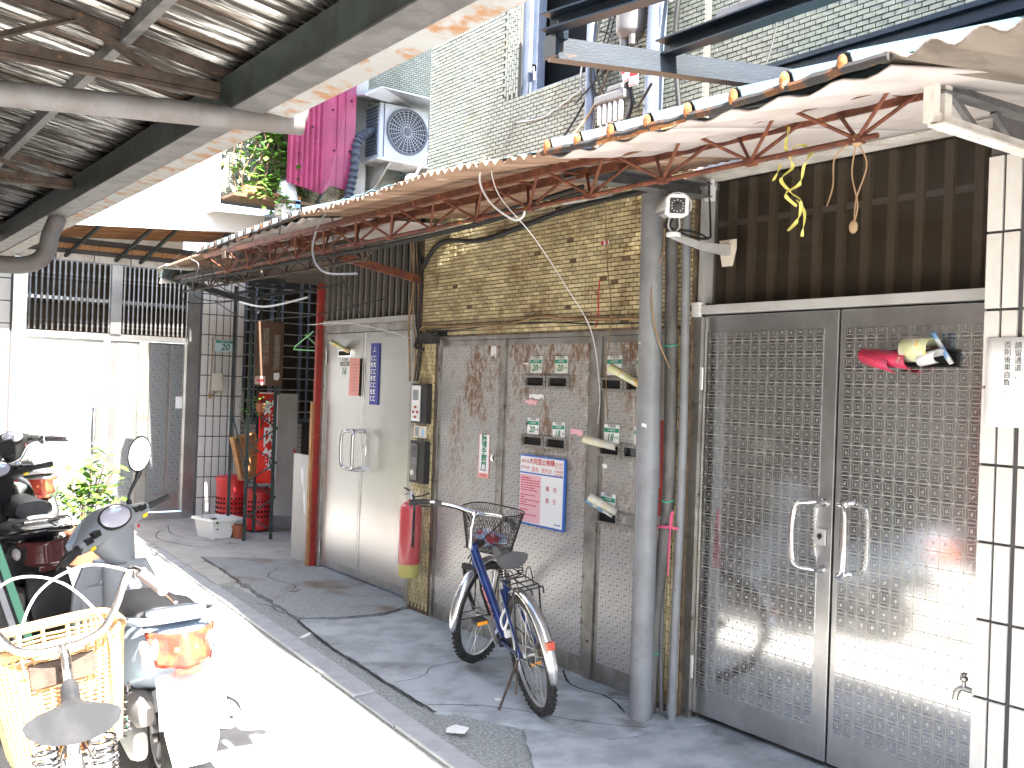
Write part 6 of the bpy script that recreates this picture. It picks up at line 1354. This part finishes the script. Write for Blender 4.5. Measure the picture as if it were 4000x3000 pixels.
def city_bike():
    b = T('bicycle', 'old chrome bicycle with tan wicker basket, cut by the edge beside the silver scooter', 'bicycle', (.568, 2.091, 0), rot=(R(-6), 0, R(79.7)), scale=.955)
    Rw = .30; S = steer_m(.93, .75, R(9.4)); F = (1.12, 0, Rw)
    wheel(b, 'rear_wheel', (.02, 0, Rw), Rw, .02, I4); wheel(b, 'front_wheel', F, Rw, .02, S)
    fr = P('frame', MB().tube(spline([(.93, 0, .66), (.72, 0, .42), (.42, 0, .27)]), .018, 12).tube([(.42, 0, .27), (.27, 0, .70)], .015, 10).tube([(.90, 0, .76), (.97, 0, .58)], .02, 10), 'pvc_light', b, smooth=True)
    P('stays', MB().tube([(.42, .03, .27), (.02, .055, Rw)], .008, 8).tube([(.42, -.03, .27), (.02, -.055, Rw)], .008, 8).tube([(.30, .02, .60), (.02, .055, Rw)], .007, 8).tube([(.30, -.02, .60), (.02, -.055, Rw)], .007, 8), 'pvc_light', fr, smooth=True)
    P('fork', xf(MB().tube([(.965, .05, .60), (1.0, .05, .50), (1.12, .05, Rw)], .011, 8).tube([(.965, -.05, .60), (1.0, -.05, .50), (1.12, -.05, Rw)], .011, 8).bar((.965, -.06, .61), (.965, .06, .61), .03, .03), S), 'chrome_old', b)
    P('post', MB().tube([(.28, 0, .68), (.25, 0, .86)], .0125, 10), 'chrome_old', b, smooth=True)
    saddle(b, (.235, 0, .895), .25, .225, 'saddle', rise=.03)
    sp = MB()
    for s in (.06, -.06): sp.tube([(.15+.026*math.cos(i*.7), s+.026*math.sin(i*.7), .765+i*.0017) for i in range(56)], .004, 6)
    sp.tube([(.30, .02, .80), (.15, .06, .745), (.15, -.06, .745), (.30, -.02, .80)], .005, 6); P('saddle_springs', sp, 'chrome', b, smooth=True)
    P('reflector', MB().lathe([(.022, 0), (.024, .008), (.018, .014), (0, .015)], (.10, 0, .70), (-1, 0, .2), 16), 'lens_org', b, smooth=True)
    P('stem', xf(MB().tube([(.915, 0, .72), (.905, 0, .80), (.90, 0, .85), (.93, 0, .875)], .0145, 12).lathe([(.022, .745), (.024, .75), (.024, .765), (.02, .77)], (.905, 0, 0), n=14), S), 'chrome_old', b, smooth=True)
    half = [(.935, 0, .873), (.945, -.06, .873), (.95, -.12, .895), (.945, -.165, .96), (.93, -.19, 1.02), (.895, -.205, 1.062), (.84, -.215, 1.068), (.78, -.225, 1.055)]
    pts = [V3((x, -y, z)) for x, y, z in half[:0:-1]]+[V3(p) for p in half]
    h = P('handlebar', xf(MB().tube(spline(pts, 6), .012, 12), S), 'chrome_old', b, smooth=True)
    for s in (1, -1):
        P('grip', xf(MB().tube([(.80, s*.221, 1.060), (.74, s*.232, 1.045), (.685, s*.243, 1.03)], [.0175, .0165, .0185], 14), S), 'grey_grip', h, smooth=True)
        P('brake_lever', xf(MB().tube(spline([(.825, s*.217, 1.05), (.80, s*.24, 1.025), (.72, s*.262, 1.005), (.67, s*.268, .99)]), .0055, 6).box(.82, .845, s*.20, s*.235, 1.045, 1.075), S), 'chrome_old', h, smooth=True)
    P('brake_cable', xf(MB().tube(spline([(.84, -.225, 1.055), (.95, -.10, 1.095), (1.0, .03, 1.04), (.99, .10, .92), (.98, .10, .80)]), .0042, 6).tube(spline([(.84, .225, 1.055), (.95, .10, 1.10), (1.0, -.03, 1.05), (.99, -.12, .93), (.96, -.14, .82), (.90, -.13, .65)]), .0042, 6), S), 'cable_w', b, smooth=True)
    # woven plastic basket
    def bk(z, u):
        t = (z-.52)/.35; hx, hy = .12+.03*t, .155+.045*t; a = 2*math.pi*u; c, s = math.cos(a), math.sin(a); p = 4
        return V3((1.135+hx*math.copysign(abs(c)**(2/p), c), hy*math.copysign(abs(s)**(2/p), s), z))
    bs = P('basket', xf(MB().tube([bk(.875, i/60) for i in range(60)], .014, 8, closed=True).tube([bk(.865, i/60) for i in range(60)], .010, 8, closed=True), S), 'wicker', b, smooth=True)
    w = MB()
    for j in range(23):
        z = .525+.0142*j; w.tube([bk(z, i/72)*1+V3((0, 0, .0012*(-1)**i)) for i in range(72)], .0046, 4, closed=True)
    P('weave', xf(w, S), 'wicker', bs, kind='stuff'); w = MB()
    for i in range(44): w.bar(bk(.52, i/44), bk(.87, i/44), .009, .011, up=(1, .3, 0))
    P('upright', xf(w, S), 'wicker', bs, kind='stuff'); P('basket_floor', xf(MB().prism([bk(.52, i/40) for i in range(40)], (0, 0, .006)), S), 'wicker', bs)
    P('basket_bracket', xf(MB().box(.975, .995, -.09, .09, .76, .83).box(.93, .98, -.012, .012, .78, .80), S), 'rust_dark', b)
    P('mudguard', MB(), 'chrome_old', b) if False else fender(b, (.02, 0, Rw), .33, R(60), R(190), .05, I4, 'chrome_old', 'rear_mudguard')
    P('crank', MB().bar((.42, .05, .27), (.36, .06, .13), .02, .012).bar((.42, -.05, .27), (.48, -.06, .41), .02, .012).lathe([(.08, .0), (.08, .006)], (.42, -.045, .27), (0, 1, 0), 24), 'chrome_old', b)
    for c in ((.36, .10, .13), (.48, -.10, .41)): P('pedal', MB().box(c[0]-.045, c[0]+.045, c[1]-.035, c[1]+.035, c[2]-.012, c[2]+.012), 'black', b)
    P('rack', MB().tube([(.20, .05, .66), (-.2, .05, .64), (-.2, -.05, .64), (.20, -.05, .66)], .005, 6).tube([(-.12, .06, .64), (.02, .06, Rw)], .005, 6).tube([(-.12, -.06, .64), (.02, -.06, Rw)], .005, 6), 'chrome_old', b)
MT['grey_grip'] = M('grey_worn_grip', (.16, .14, .15), .45)
city_bike()

def sq(c, hx, hy, p=2.6, n=20, ax='x', top=1.0):
    """superellipse ring: in the yz plane for ax='x', in the xy plane for ax='z', in the xz plane for ax='y'"""
    out = []
    for k in range(n):
        a = 2*math.pi*k/n; u = math.copysign(abs(math.cos(a))**(2/p), math.cos(a))*hx; v = math.copysign(abs(math.sin(a))**(2/p), math.sin(a))*hy
        if v > 0: v *= top
        c_ = V3(c); out.append(c_+(V3((0, u, v)) if ax == 'x' else V3((u, v, 0)) if ax == 'z' else V3((u, 0, v))))
    return out
def scooter(loc, scale, head, lean, steer, paint, inner, seat, label, mirrors=(True, True), carrier=False, plate=False, lamp='lens_red'):
    s = T('scooter', label, 'scooter', loc, 'scooters parked under the canopy', rot=(R(lean), 0, R(head)), scale=scale)
    Sm = steer_m(.96, .95, R(steer), .42)
    wheel(s, 'rear_wheel', (0, 0, .215), .215, .05, I4, solid_rim=True); wheel(s, 'front_wheel', (1.2, 0, .215), .215, .047, Sm, solid_rim=True)
    # tail body
    B = [(-.445, .055, .045, .735), (-.41, .115, .075, .715), (-.30, .155, .12, .675), (-.12, .175, .16, .62), (.10, .175, .18, .56), (.30, .155, .18, .50), (.45, .12, .15, .44)]
    P('tail_body', MB().loft([sq((x, 0, z), hy, hz, 3.0) for x, hy, hz, z in B]), paint, s, smooth=True, ang=60)
    P('belly', MB().loft([sq((x, 0, z), hy, hz, 3.5) for x, hy, hz, z in ((-.2, .09, .05, .45), (.1, .12, .08, .36), (.42, .12, .09, .33))]), inner, s, smooth=True)
    st = P('seat', MB().loft([sq((x, 0, z), hy, hz, 2.6) for x, hy, hz, z in ((-.30, .09, .03, .795), (-.24, .125, .045, .795), (-.02, .14, .05, .785), (.12, .135, .045, .765), (.30, .115, .05, .755), (.44, .085, .045, .735), (.49, .04, .02, .72))]), seat, s, smooth=True, ang=60)
    P('grab_rail', MB().tube(spline([(-.02, .165, .755), (-.22, .175, .80), (-.38, .14, .825), (-.43, .06, .835), (-.43, -.06, .835), (-.38, -.14, .825), (-.22, -.175, .80), (-.02, -.165, .755)], 5), .0165, 10).loft([sq((x, 0, z), hy, .012, 3) for x, hy, z in ((-.42, .07, .835), (-.33, .12, .835), (-.25, .11, .83))]), paint, s, smooth=True)
    if carrier: P('rear_carrier', MB().tube([(-.1, .1, .83), (-.45, .1, .90), (-.50, 0, .91), (-.45, -.1, .90), (-.1, -.1, .83)], .009, 8).loft([sq((-.38, 0, .90+.002*i), .12, .07, 3, ax='z') for i in range(2)]), 'chrome', s, smooth=True)
    # tail lamp, indicators, plate
    def tl(y, z, off=0): return V3((-.43-.02*(1-abs(y)/.14)+.10*(abs(y)/.14)**2-off+(.74-z)*-.05, y, z))
    m = MB().grid(lambda u, v: tl((u-.5)*.27*(1-.22*(1-v)), .645+.135*v, .026), 14, 6); P('tail_lamp', m, lamp, s, smooth=True, solid=.008)
    P('lamp_core', MB().ell((-.457, 0, .715), .020, .052, .036, 16, 10), 'lens_org' if lamp == 'lens_red' else lamp, s, smooth=True)
    for k in (1, -1): P('rear_indicator', MB().ell((-.375, k*.142, .715), .055, .022, .034, 14, 8), 'lens_clear', s, smooth=True)
    P('reflector', MB().box(-.475, -.465, -.05, .05, .615, .645), lamp, s, bevel=.004)
    P('rear_mudguard', MB().loft([sq((-.40, 0, .60), .11, .012, 3), sq((-.47, 0, .50), .12, .012, 3), sq((-.51, 0, .36), .10, .012, 3), sq((-.50, 0, .27), .08, .010, 3)]), 'scoot_w' if plate else 'black', s, smooth=True)
    if plate: P('number_plate', MB().box(-.522, -.515, -.13, .13, .43, .585), 'paper', s, bevel=.003)
    # exhaust, shocks, engine
    P('muffler', MB().lathe([(.03, -.04), (.055, 0), (.06, .04), (.06, .34), (.05, .38), (.03, .40)], (.06, -.19, .30), (-1, 0, .16), 22), 'white_alu', s, smooth=True); P('heat_shield', MB().lathe([(.066, .08), (.070, .09), (.070, .33), (.066, .34)], (.06, -.195, .30), (-1, 0, .16), 22), 'black', s, smooth=True)
    P('tail_pipe', MB().lathe([(.012, .40), (.014, .44), (.010, .44), (.009, .40)], (.06, -.19, .30), (-1, 0, .16), 12).lathe([(.045, .385), (.05, .40), (.03, .405), (0, .405)], (.06, -.19, .30), (-1, 0, .16), 20), 'white_alu', s, smooth=True)
    P('gear_case', MB().loft([sq((x, .12, z), hy, hz, 3) for x, hy, hz, z in ((-.12, .03, .06, .24), (-.05, .045, .09, .25), (.2, .045, .085, .27), (.35, .04, .07, .28))]), 'white_alu', s, smooth=True); P('air_filter', MB().loft([sq((x, .12, z), hy, hz, 3) for x, hy, hz, z in ((-.26, .03, .05, .42), (-.2, .045, .075, .42), (0, .045, .07, .41), (.06, .03, .05, .40))]), 'pvc_light', s, smooth=True)
    for k in (.15, -.13):
        P('shock_absorber', MB().tube([(-.04, k, .24), (-.12, k, .52)], .012, 8).tube([V3((-.04, k, .26)).lerp(V3((-.12, k, .50)), i/60)+V3((.024*math.cos(i*.75), .024*math.sin(i*.75), 0)) for i in range(61)], .005, 5), 'chrome', s, smooth=True)
    # floor and leg shield
    P('floor_board', MB().loft([sq((x, 0, z), hy, hz, 4) for x, hy, hz, z in ((.42, .15, .05, .30), (.55, .19, .035, .275), (.85, .19, .035, .28), (.93, .18, .05, .32))]), inner, s, smooth=True)
    LS = [(.30, .17, .93), (.42, .205, .955), (.58, .215, .965), (.72, .20, .945), (.83, .15, .92)]
    def shield(u, v, off): 
        z = .30+.53*v; t = (z-.30)/.53
        import bisect
        for (z0, w0, x0), (z1, w1, x1) in zip(LS, LS[1:]):
            if z <= z1+1e-6: f = (z-z0)/(z1-z0); w = w0+(w1-w0)*f; x = x0+(x1-x0)*f; break
        y = (u-.5)*2*w; return V3((x+off-.35*y*y/(.2)*.9, y, z))
    ls = P('leg_shield', MB().grid(lambda u, v: shield(u, v, 0), 18, 14), inner, s, smooth=True, solid=.012); P('front_panel', MB().grid(lambda u, v: shield(u, v, .022), 18, 14), paint, s, smooth=True, solid=.012)
    P('nose', MB().loft([sq((x, 0, z), hx, hy, 2.4, ax='z') for x, hx, hy, z in ((1.02, .10, .15, .38), (1.03, .10, .15, .55), (1.0, .08, .13, .72), (.97, .05, .09, .84))]), paint, s, smooth=True)
    P('glove_lid', MB().box(.905, .918, .06, .165, .58, .72), inner, ls, bevel=.006); P('key_lock', MB().lathe([(.035, 0), (.035, .008), (.012, .012), (0, .012)], (.925, -.10, .70), (-1, 0, .1), 18), 'alu', ls, smooth=True)
    P('column', MB().loft([sq((x, 0, z), hx, hy, 2.6, ax='z') for x, hx, hy, z in ((.90, .045, .07, .34), (.91, .05, .065, .55), (.91, .055, .06, .82))]), inner, s, smooth=True)
    P('front_fender', xf(MB().loft([sq((1.2+.27*math.cos(a), 0, .215+.27*math.sin(a)), .075, .02, 3) for a in [R(20+i*16) for i in range(10)]]), Sm), paint, s, smooth=True); P('fork', xf(MB().tube([(1.0, .07, .62), (1.2, .085, .215)], .018, 8).tube([(1.0, -.07, .62), (1.2, -.085, .215)], .018, 8), Sm), 'steel_dull', s, smooth=True)
    # headset
    o = V3((.96, 0, 0)); rings = []
    for y, hx, hz, z, dx in ((-.255, .03, .03, 1.0, -.03), (-.20, .045, .042, 1.003, -.02), (-.12, .075, .062, 1.012, 0), (-.05, .098, .078, 1.02, .01), (0, .104, .082, 1.022, .012), (.05, .098, .078, 1.02, .01), (.12, .075, .062, 1.012, 0), (.20, .045, .042, 1.003, -.02), (.255, .03, .03, 1.0, -.03)):
        rings.append(sq(o+V3((dx, y, z)), hx, hz, 2.4, ax='y'))
    hs = P('headset', xf(MB().loft(rings), Sm), inner, s, smooth=True, ang=60)
    P('headset_chin', xf(MB().loft([sq(o+V3((dx, 0, z)), hx, hy, 2.3, ax='z') for dx, hx, hy, z in ((.0, .085, .15, .985), (-.005, .08, .12, .92), (-.015, .07, .09, .86), (-.02, .055, .065, .80))]), Sm), inner, hs, smooth=True)
    P('headlamp', xf(MB().ell(o+V3((.095, 0, 1.01)), .04, .085, .055, 16, 10), Sm), 'lens_clear', hs, smooth=True); P('front_cowl', xf(MB().loft([sq(o+V3((.055, y, z)), hx, hz, 2.4, ax='y') for y, hx, hz, z in ((-.22, .02, .02, 1.0), (-.12, .06, .055, 1.01), (0, .075, .075, 1.02), (.12, .06, .055, 1.01), (.22, .02, .02, 1.0))]), Sm), paint, hs, smooth=True)
    dm = Matrix.Translation(o+V3((-.072, 0, 1.062))) @ Matrix.Rotation(R(-52), 4, 'Y')
    P('dial_lens', xf(xf(MB().lathe([(.0, .022), (.05, .018), (.085, .008), (.095, 0), (.09, -.01)], (0, 0, 0), (0, 0, 1), 30, sx=.62, sy=1.0), dm), Sm), 'lens', hs, smooth=True); P('dial_face', xf(xf(MB().lathe([(.097, .0), (.104, -.002), (.104, -.015), (0, -.015)], (0, 0, 0), (0, 0, 1), 30, sx=.64, sy=1.0), dm), Sm), 'black', hs, smooth=True)
    for k in (1, -1):
        P('grip', xf(MB().tube([o+V3((-.035, k*.25, 1.0)), o+V3((-.055, k*.31, .998)), o+V3((-.075, k*.39, .995))], [.019, .0175, .019], 14).tube([o+V3((-.034, k*.245, 1.0)), o+V3((-.037, k*.258, 1.0))], .026, 14), Sm), 'black_rub', hs, smooth=True)
        P('brake_lever', xf(MB().tube(spline([o+V3((.01, k*.24, .995)), o+V3((.02, k*.30, .985)), o+V3((-.01, k*.37, .975)), o+V3((-.03, k*.40, .972))]), .007, 6), Sm), 'black', hs, smooth=True)
        P('switch_block', xf(MB().box(o.x-.075, o.x-.04, k*.20-.022, k*.20+.022, 1.005, 1.035).box(o.x-.088, o.x-.05, k*.155-.022, k*.155+.022, 1.02, 1.05), Sm), 'black', hs, bevel=.004); P('warning_sticker', xf(MB().box(o.x-.072, o.x-.069, k*.195-.017, k*.195+.017, .968, .986), Sm), 'sticker_y', hs)
        if mirrors[0 if k > 0 else 1]:
            q = [o+V3((.0, k*.185, 1.03)), o+V3((.0, k*.19, 1.075)), o+V3((-.005, k*.215, 1.11)), o+V3((-.02, k*.27, 1.16)), o+V3((-.03, k*.295, 1.19))]
            mr = P('mirror_stalk', xf(MB().tube(spline(q), [.014]*8+[.007]*9+[.009]*8+[.014]*8, 10), Sm), 'black', s, smooth=True)
            mm = Matrix.Translation(o+V3((-.035, k*.325, 1.275))) @ Matrix.Rotation(R(-steer+2), 4, 'Z') @ Matrix.Rotation(R(-k*30), 4, 'X') @ Matrix.Rotation(R(11), 4, 'Y')
            P('mirror_shell', xf(xf(MB().lathe([(0, .022), (.4, .018), (.8, .012), (1, 0), (1, -.004), (.93, -.005), (.92, -.002)], (0, 0, 0), (1, 0, 0), 30, sx=.058, sy=.095) if False else shell(), mm), Sm), 'black', mr, smooth=True); P('mirror_glass', xf(xf(MB().add([(-.0045, .053*math.cos(2*math.pi*i/28), .088*math.sin(2*math.pi*i/28)) for i in range(28)], [tuple(range(28))]), mm), Sm), 'mirror', mr)
    P('red_dot', xf(MB().ell(o+V3((-.088, -.11, .955)), .004, .010, .010, 8, 6), Sm), 'redplastic', hs)
    return s
def shell():
    m = MB(); rings = []
    for x, k in ((-.006, 1.0), (.0, 1.06), (.012, .95), (.022, .6), (.026, .1)): rings.append([V3((x, .056*k*math.cos(2*math.pi*i/28), .092*k*math.sin(2*math.pi*i/28))) for i in range(28)])
    return m.loft(rings, caps=False)
MT['saddle_grey'] = M('grey_scooter_seat', (.14, .14, .145), .6, bump=.08, bscale=200)
scooter((1.229, 3.921, 0), .897, 86.9, -4.4, 39.9, 'scoot', 'grey_plastic', 'saddle_grey', 'silver blue scooter with red tail lamp and oval mirror in the sun', (False, True), plate=True)
scooter((1.14, 6.0, 0), .93, 92, -5, 20, 'black_gloss', 'black', 'saddle', 'black scooter with chrome carrier standing in the shade ahead of the silver scooter', (True, False), True, lamp='lens_dark')
scooter((1.70, 9.05, .02), .93, 90, -5, 10, 'scoot_w', 'black', 'saddle', 'white scooter with red tail lamp nearest the far steel door', (False, False))

def motorcycle():
    b = T('motorcycle', 'dark motorcycle with chrome handlebar and round dial, half hidden by the scooters', 'motorcycle', (1.27, 6.72, 0), rot=(R(-6), 0, R(88)))
    S = steer_m(1.0, .85, R(18), .42); Rw = .29
    wheel(b, 'rear_wheel', (0, 0, Rw), Rw, .05, I4); wheel(b, 'front_wheel', (1.25, 0, Rw), Rw, .04, S)
    P('tank', MB().loft([sq((x, 0, z), hy, hz, 2.4) for x, hy, hz, z in ((.38, .06, .05, .74), (.48, .12, .09, .76), (.70, .135, .11, .78), (.84, .10, .09, .79), (.90, .05, .05, .79))]), 'black_gloss', b, smooth=True)
    P('seat', MB().loft([sq((x, 0, z), hy, .05, 3) for x, hy, z in ((-.28, .09, .78), (-.2, .12, .77), (.2, .125, .74), (.42, .09, .75))]), 'saddle', b, smooth=True)
    P('engine', MB().box(.42, .78, -.12, .12, .28, .48).box(.52, .70, -.10, .10, .48, .66), 'steel_dull', b, bevel=.02)
    P('frame', MB().tube([(.95, 0, .80), (.82, 0, .45), (.45, 0, .26)], .02, 10).tube([(.95, 0, .85), (.4, 0, .70), (-.25, 0, .72)], .018, 10).tube([(.45, .08, .3), (0, .08, Rw)], .018, 8).tube([(.45, -.08, .3), (0, -.08, Rw)], .018, 8), 'black', b, smooth=True)
    P('fork', xf(MB().tube([(.98, .09, .92), (1.08, .09, .62), (1.25, .09, Rw)], .02, 12).tube([(.98, -.09, .92), (1.08, -.09, .62), (1.25, -.09, Rw)], .02, 12), S), 'chrome', b, smooth=True)
    P('fork_cover', xf(MB().tube([(1.0, .09, .88), (1.09, .09, .60)], .032, 14).tube([(1.0, -.09, .88), (1.09, -.09, .60)], .032, 14).box(.95, 1.02, -.13, .13, .885, .905), S), 'black_gloss', b, smooth=True)
    P('fork_cap', xf(MB().lathe([(.035, 0), (.04, .01), (.04, .03), (.02, .045), (0, .045)], (.985, -.09, .90), (-.3, 0, .95), 16).lathe([(.035, 0), (.04, .01), (.04, .03), (.02, .045), (0, .045)], (.985, .09, .90), (-.3, 0, .95), 16), S), 'chrome', b, smooth=True)
    h = P('handlebar', xf(MB().tube(spline([(.82, .36, 1.04), (.90, .30, 1.055), (.95, .20, 1.04), (.965, .10, .945), (.965, -.10, .945), (.95, -.20, 1.04), (.90, -.30, 1.055), (.82, -.36, 1.04)], 6), .012, 10), S), 'chrome', b, smooth=True)
    for k in (1, -1):
        P('grip', xf(MB().tube([(.885, k*.31, 1.055), (.79, k*.385, 1.035)], .018, 12), S), 'pvc_light', h, smooth=True); P('switch_block', xf(MB().ell((.91, k*.285, 1.055), .035, .03, .032, 12, 8), S), 'chrome', h, smooth=True); P('brake_lever', xf(MB().tube([(.93, k*.29, 1.045), (.90, k*.36, 1.03), (.83, k*.42, 1.015)], .006, 6), S), 'chrome', h)
    d = P('dial', xf(MB().lathe([(.045, 0), (.05, .03), (.05, .05), (.044, .055)], (1.0, .04, .965), (-.6, 0, .8), 24), S), 'chrome', b, smooth=True); P('dial_face', xf(MB().disc((.967, .04, 1.008), .043, (-.6, 0, .8), 24), S), 'paper', d); P('dial_hand', xf(MB().bar((.966, .04, 1.010), (.985, .06, 1.024), .004, .002), S), 'ink', d)
    P('headlamp', xf(MB().lathe([(.0, -.1), (.06, -.07), (.085, 0), (.085, .02), (0, .04)], (1.10, 0, .84), (1, 0, 0), 22), S), 'chrome', b, smooth=True); P('visor', xf(MB().box(1.02, 1.05, -.13, .13, .98, 1.10), S), 'black', b, bevel=.01)
    P('fender', MB(), 'black', b) if False else fender(b, (0, 0, Rw), .36, R(50), R(185), .12, I4, 'black_gloss', 'rear_mudguard')
    fender(b, (1.25, 0, Rw), .345, R(20), R(170), .10, S, 'black_gloss', 'front_mudguard')
    P('tail_lamp', MB().ell((-.33, 0, .66), .04, .06, .04, 14, 8), 'lens_red', b, smooth=True); P('exhaust', MB().tube(spline([(.7, -.1, .5), (.78, -.13, .3), (.5, -.15, .22), (-.35, -.16, .28)]), [.02]*16+[.045]*9, 12), 'chrome', b, smooth=True)
    q = [(.94, .24, 1.05), (.95, .26, 1.14), (.93, .34, 1.24)]; m = P('mirror_stalk', xf(MB().tube(spline(q), .006, 8), S), 'black', b); P('mirror_shell', xf(MB().ell((.93, .37, 1.27), .02, .065, .045, 16, 10), S), 'black_gloss', m, smooth=True)
motorcycle()
MT['greenedge'] = M('green_edge_strip', (.05,.20,.12), .5)
f = T('folding_board', 'dark folding board with green edges leaning behind the wicker basket', 'board', (.75, 4.05, 0))
P('panel', MB().prism([(.62, 4.30, 1.02), (.25, 4.42, 1.02), (.55, 4.10, .02), (.93, 4.0, .02)], (.0, .02, 0)), 'black', f)
P('green_edge', MB().bar((.625, 4.29, 1.02), (.935, 3.99, .02), .028, .02, up=(0, 1, 0)), 'greenedge', f); P('grey_edge', MB().bar((.585, 4.285, 1.02), (.895, 3.985, .02), .022, .02, up=(0, 1, 0)), 'pvc', f)
MT_ = None
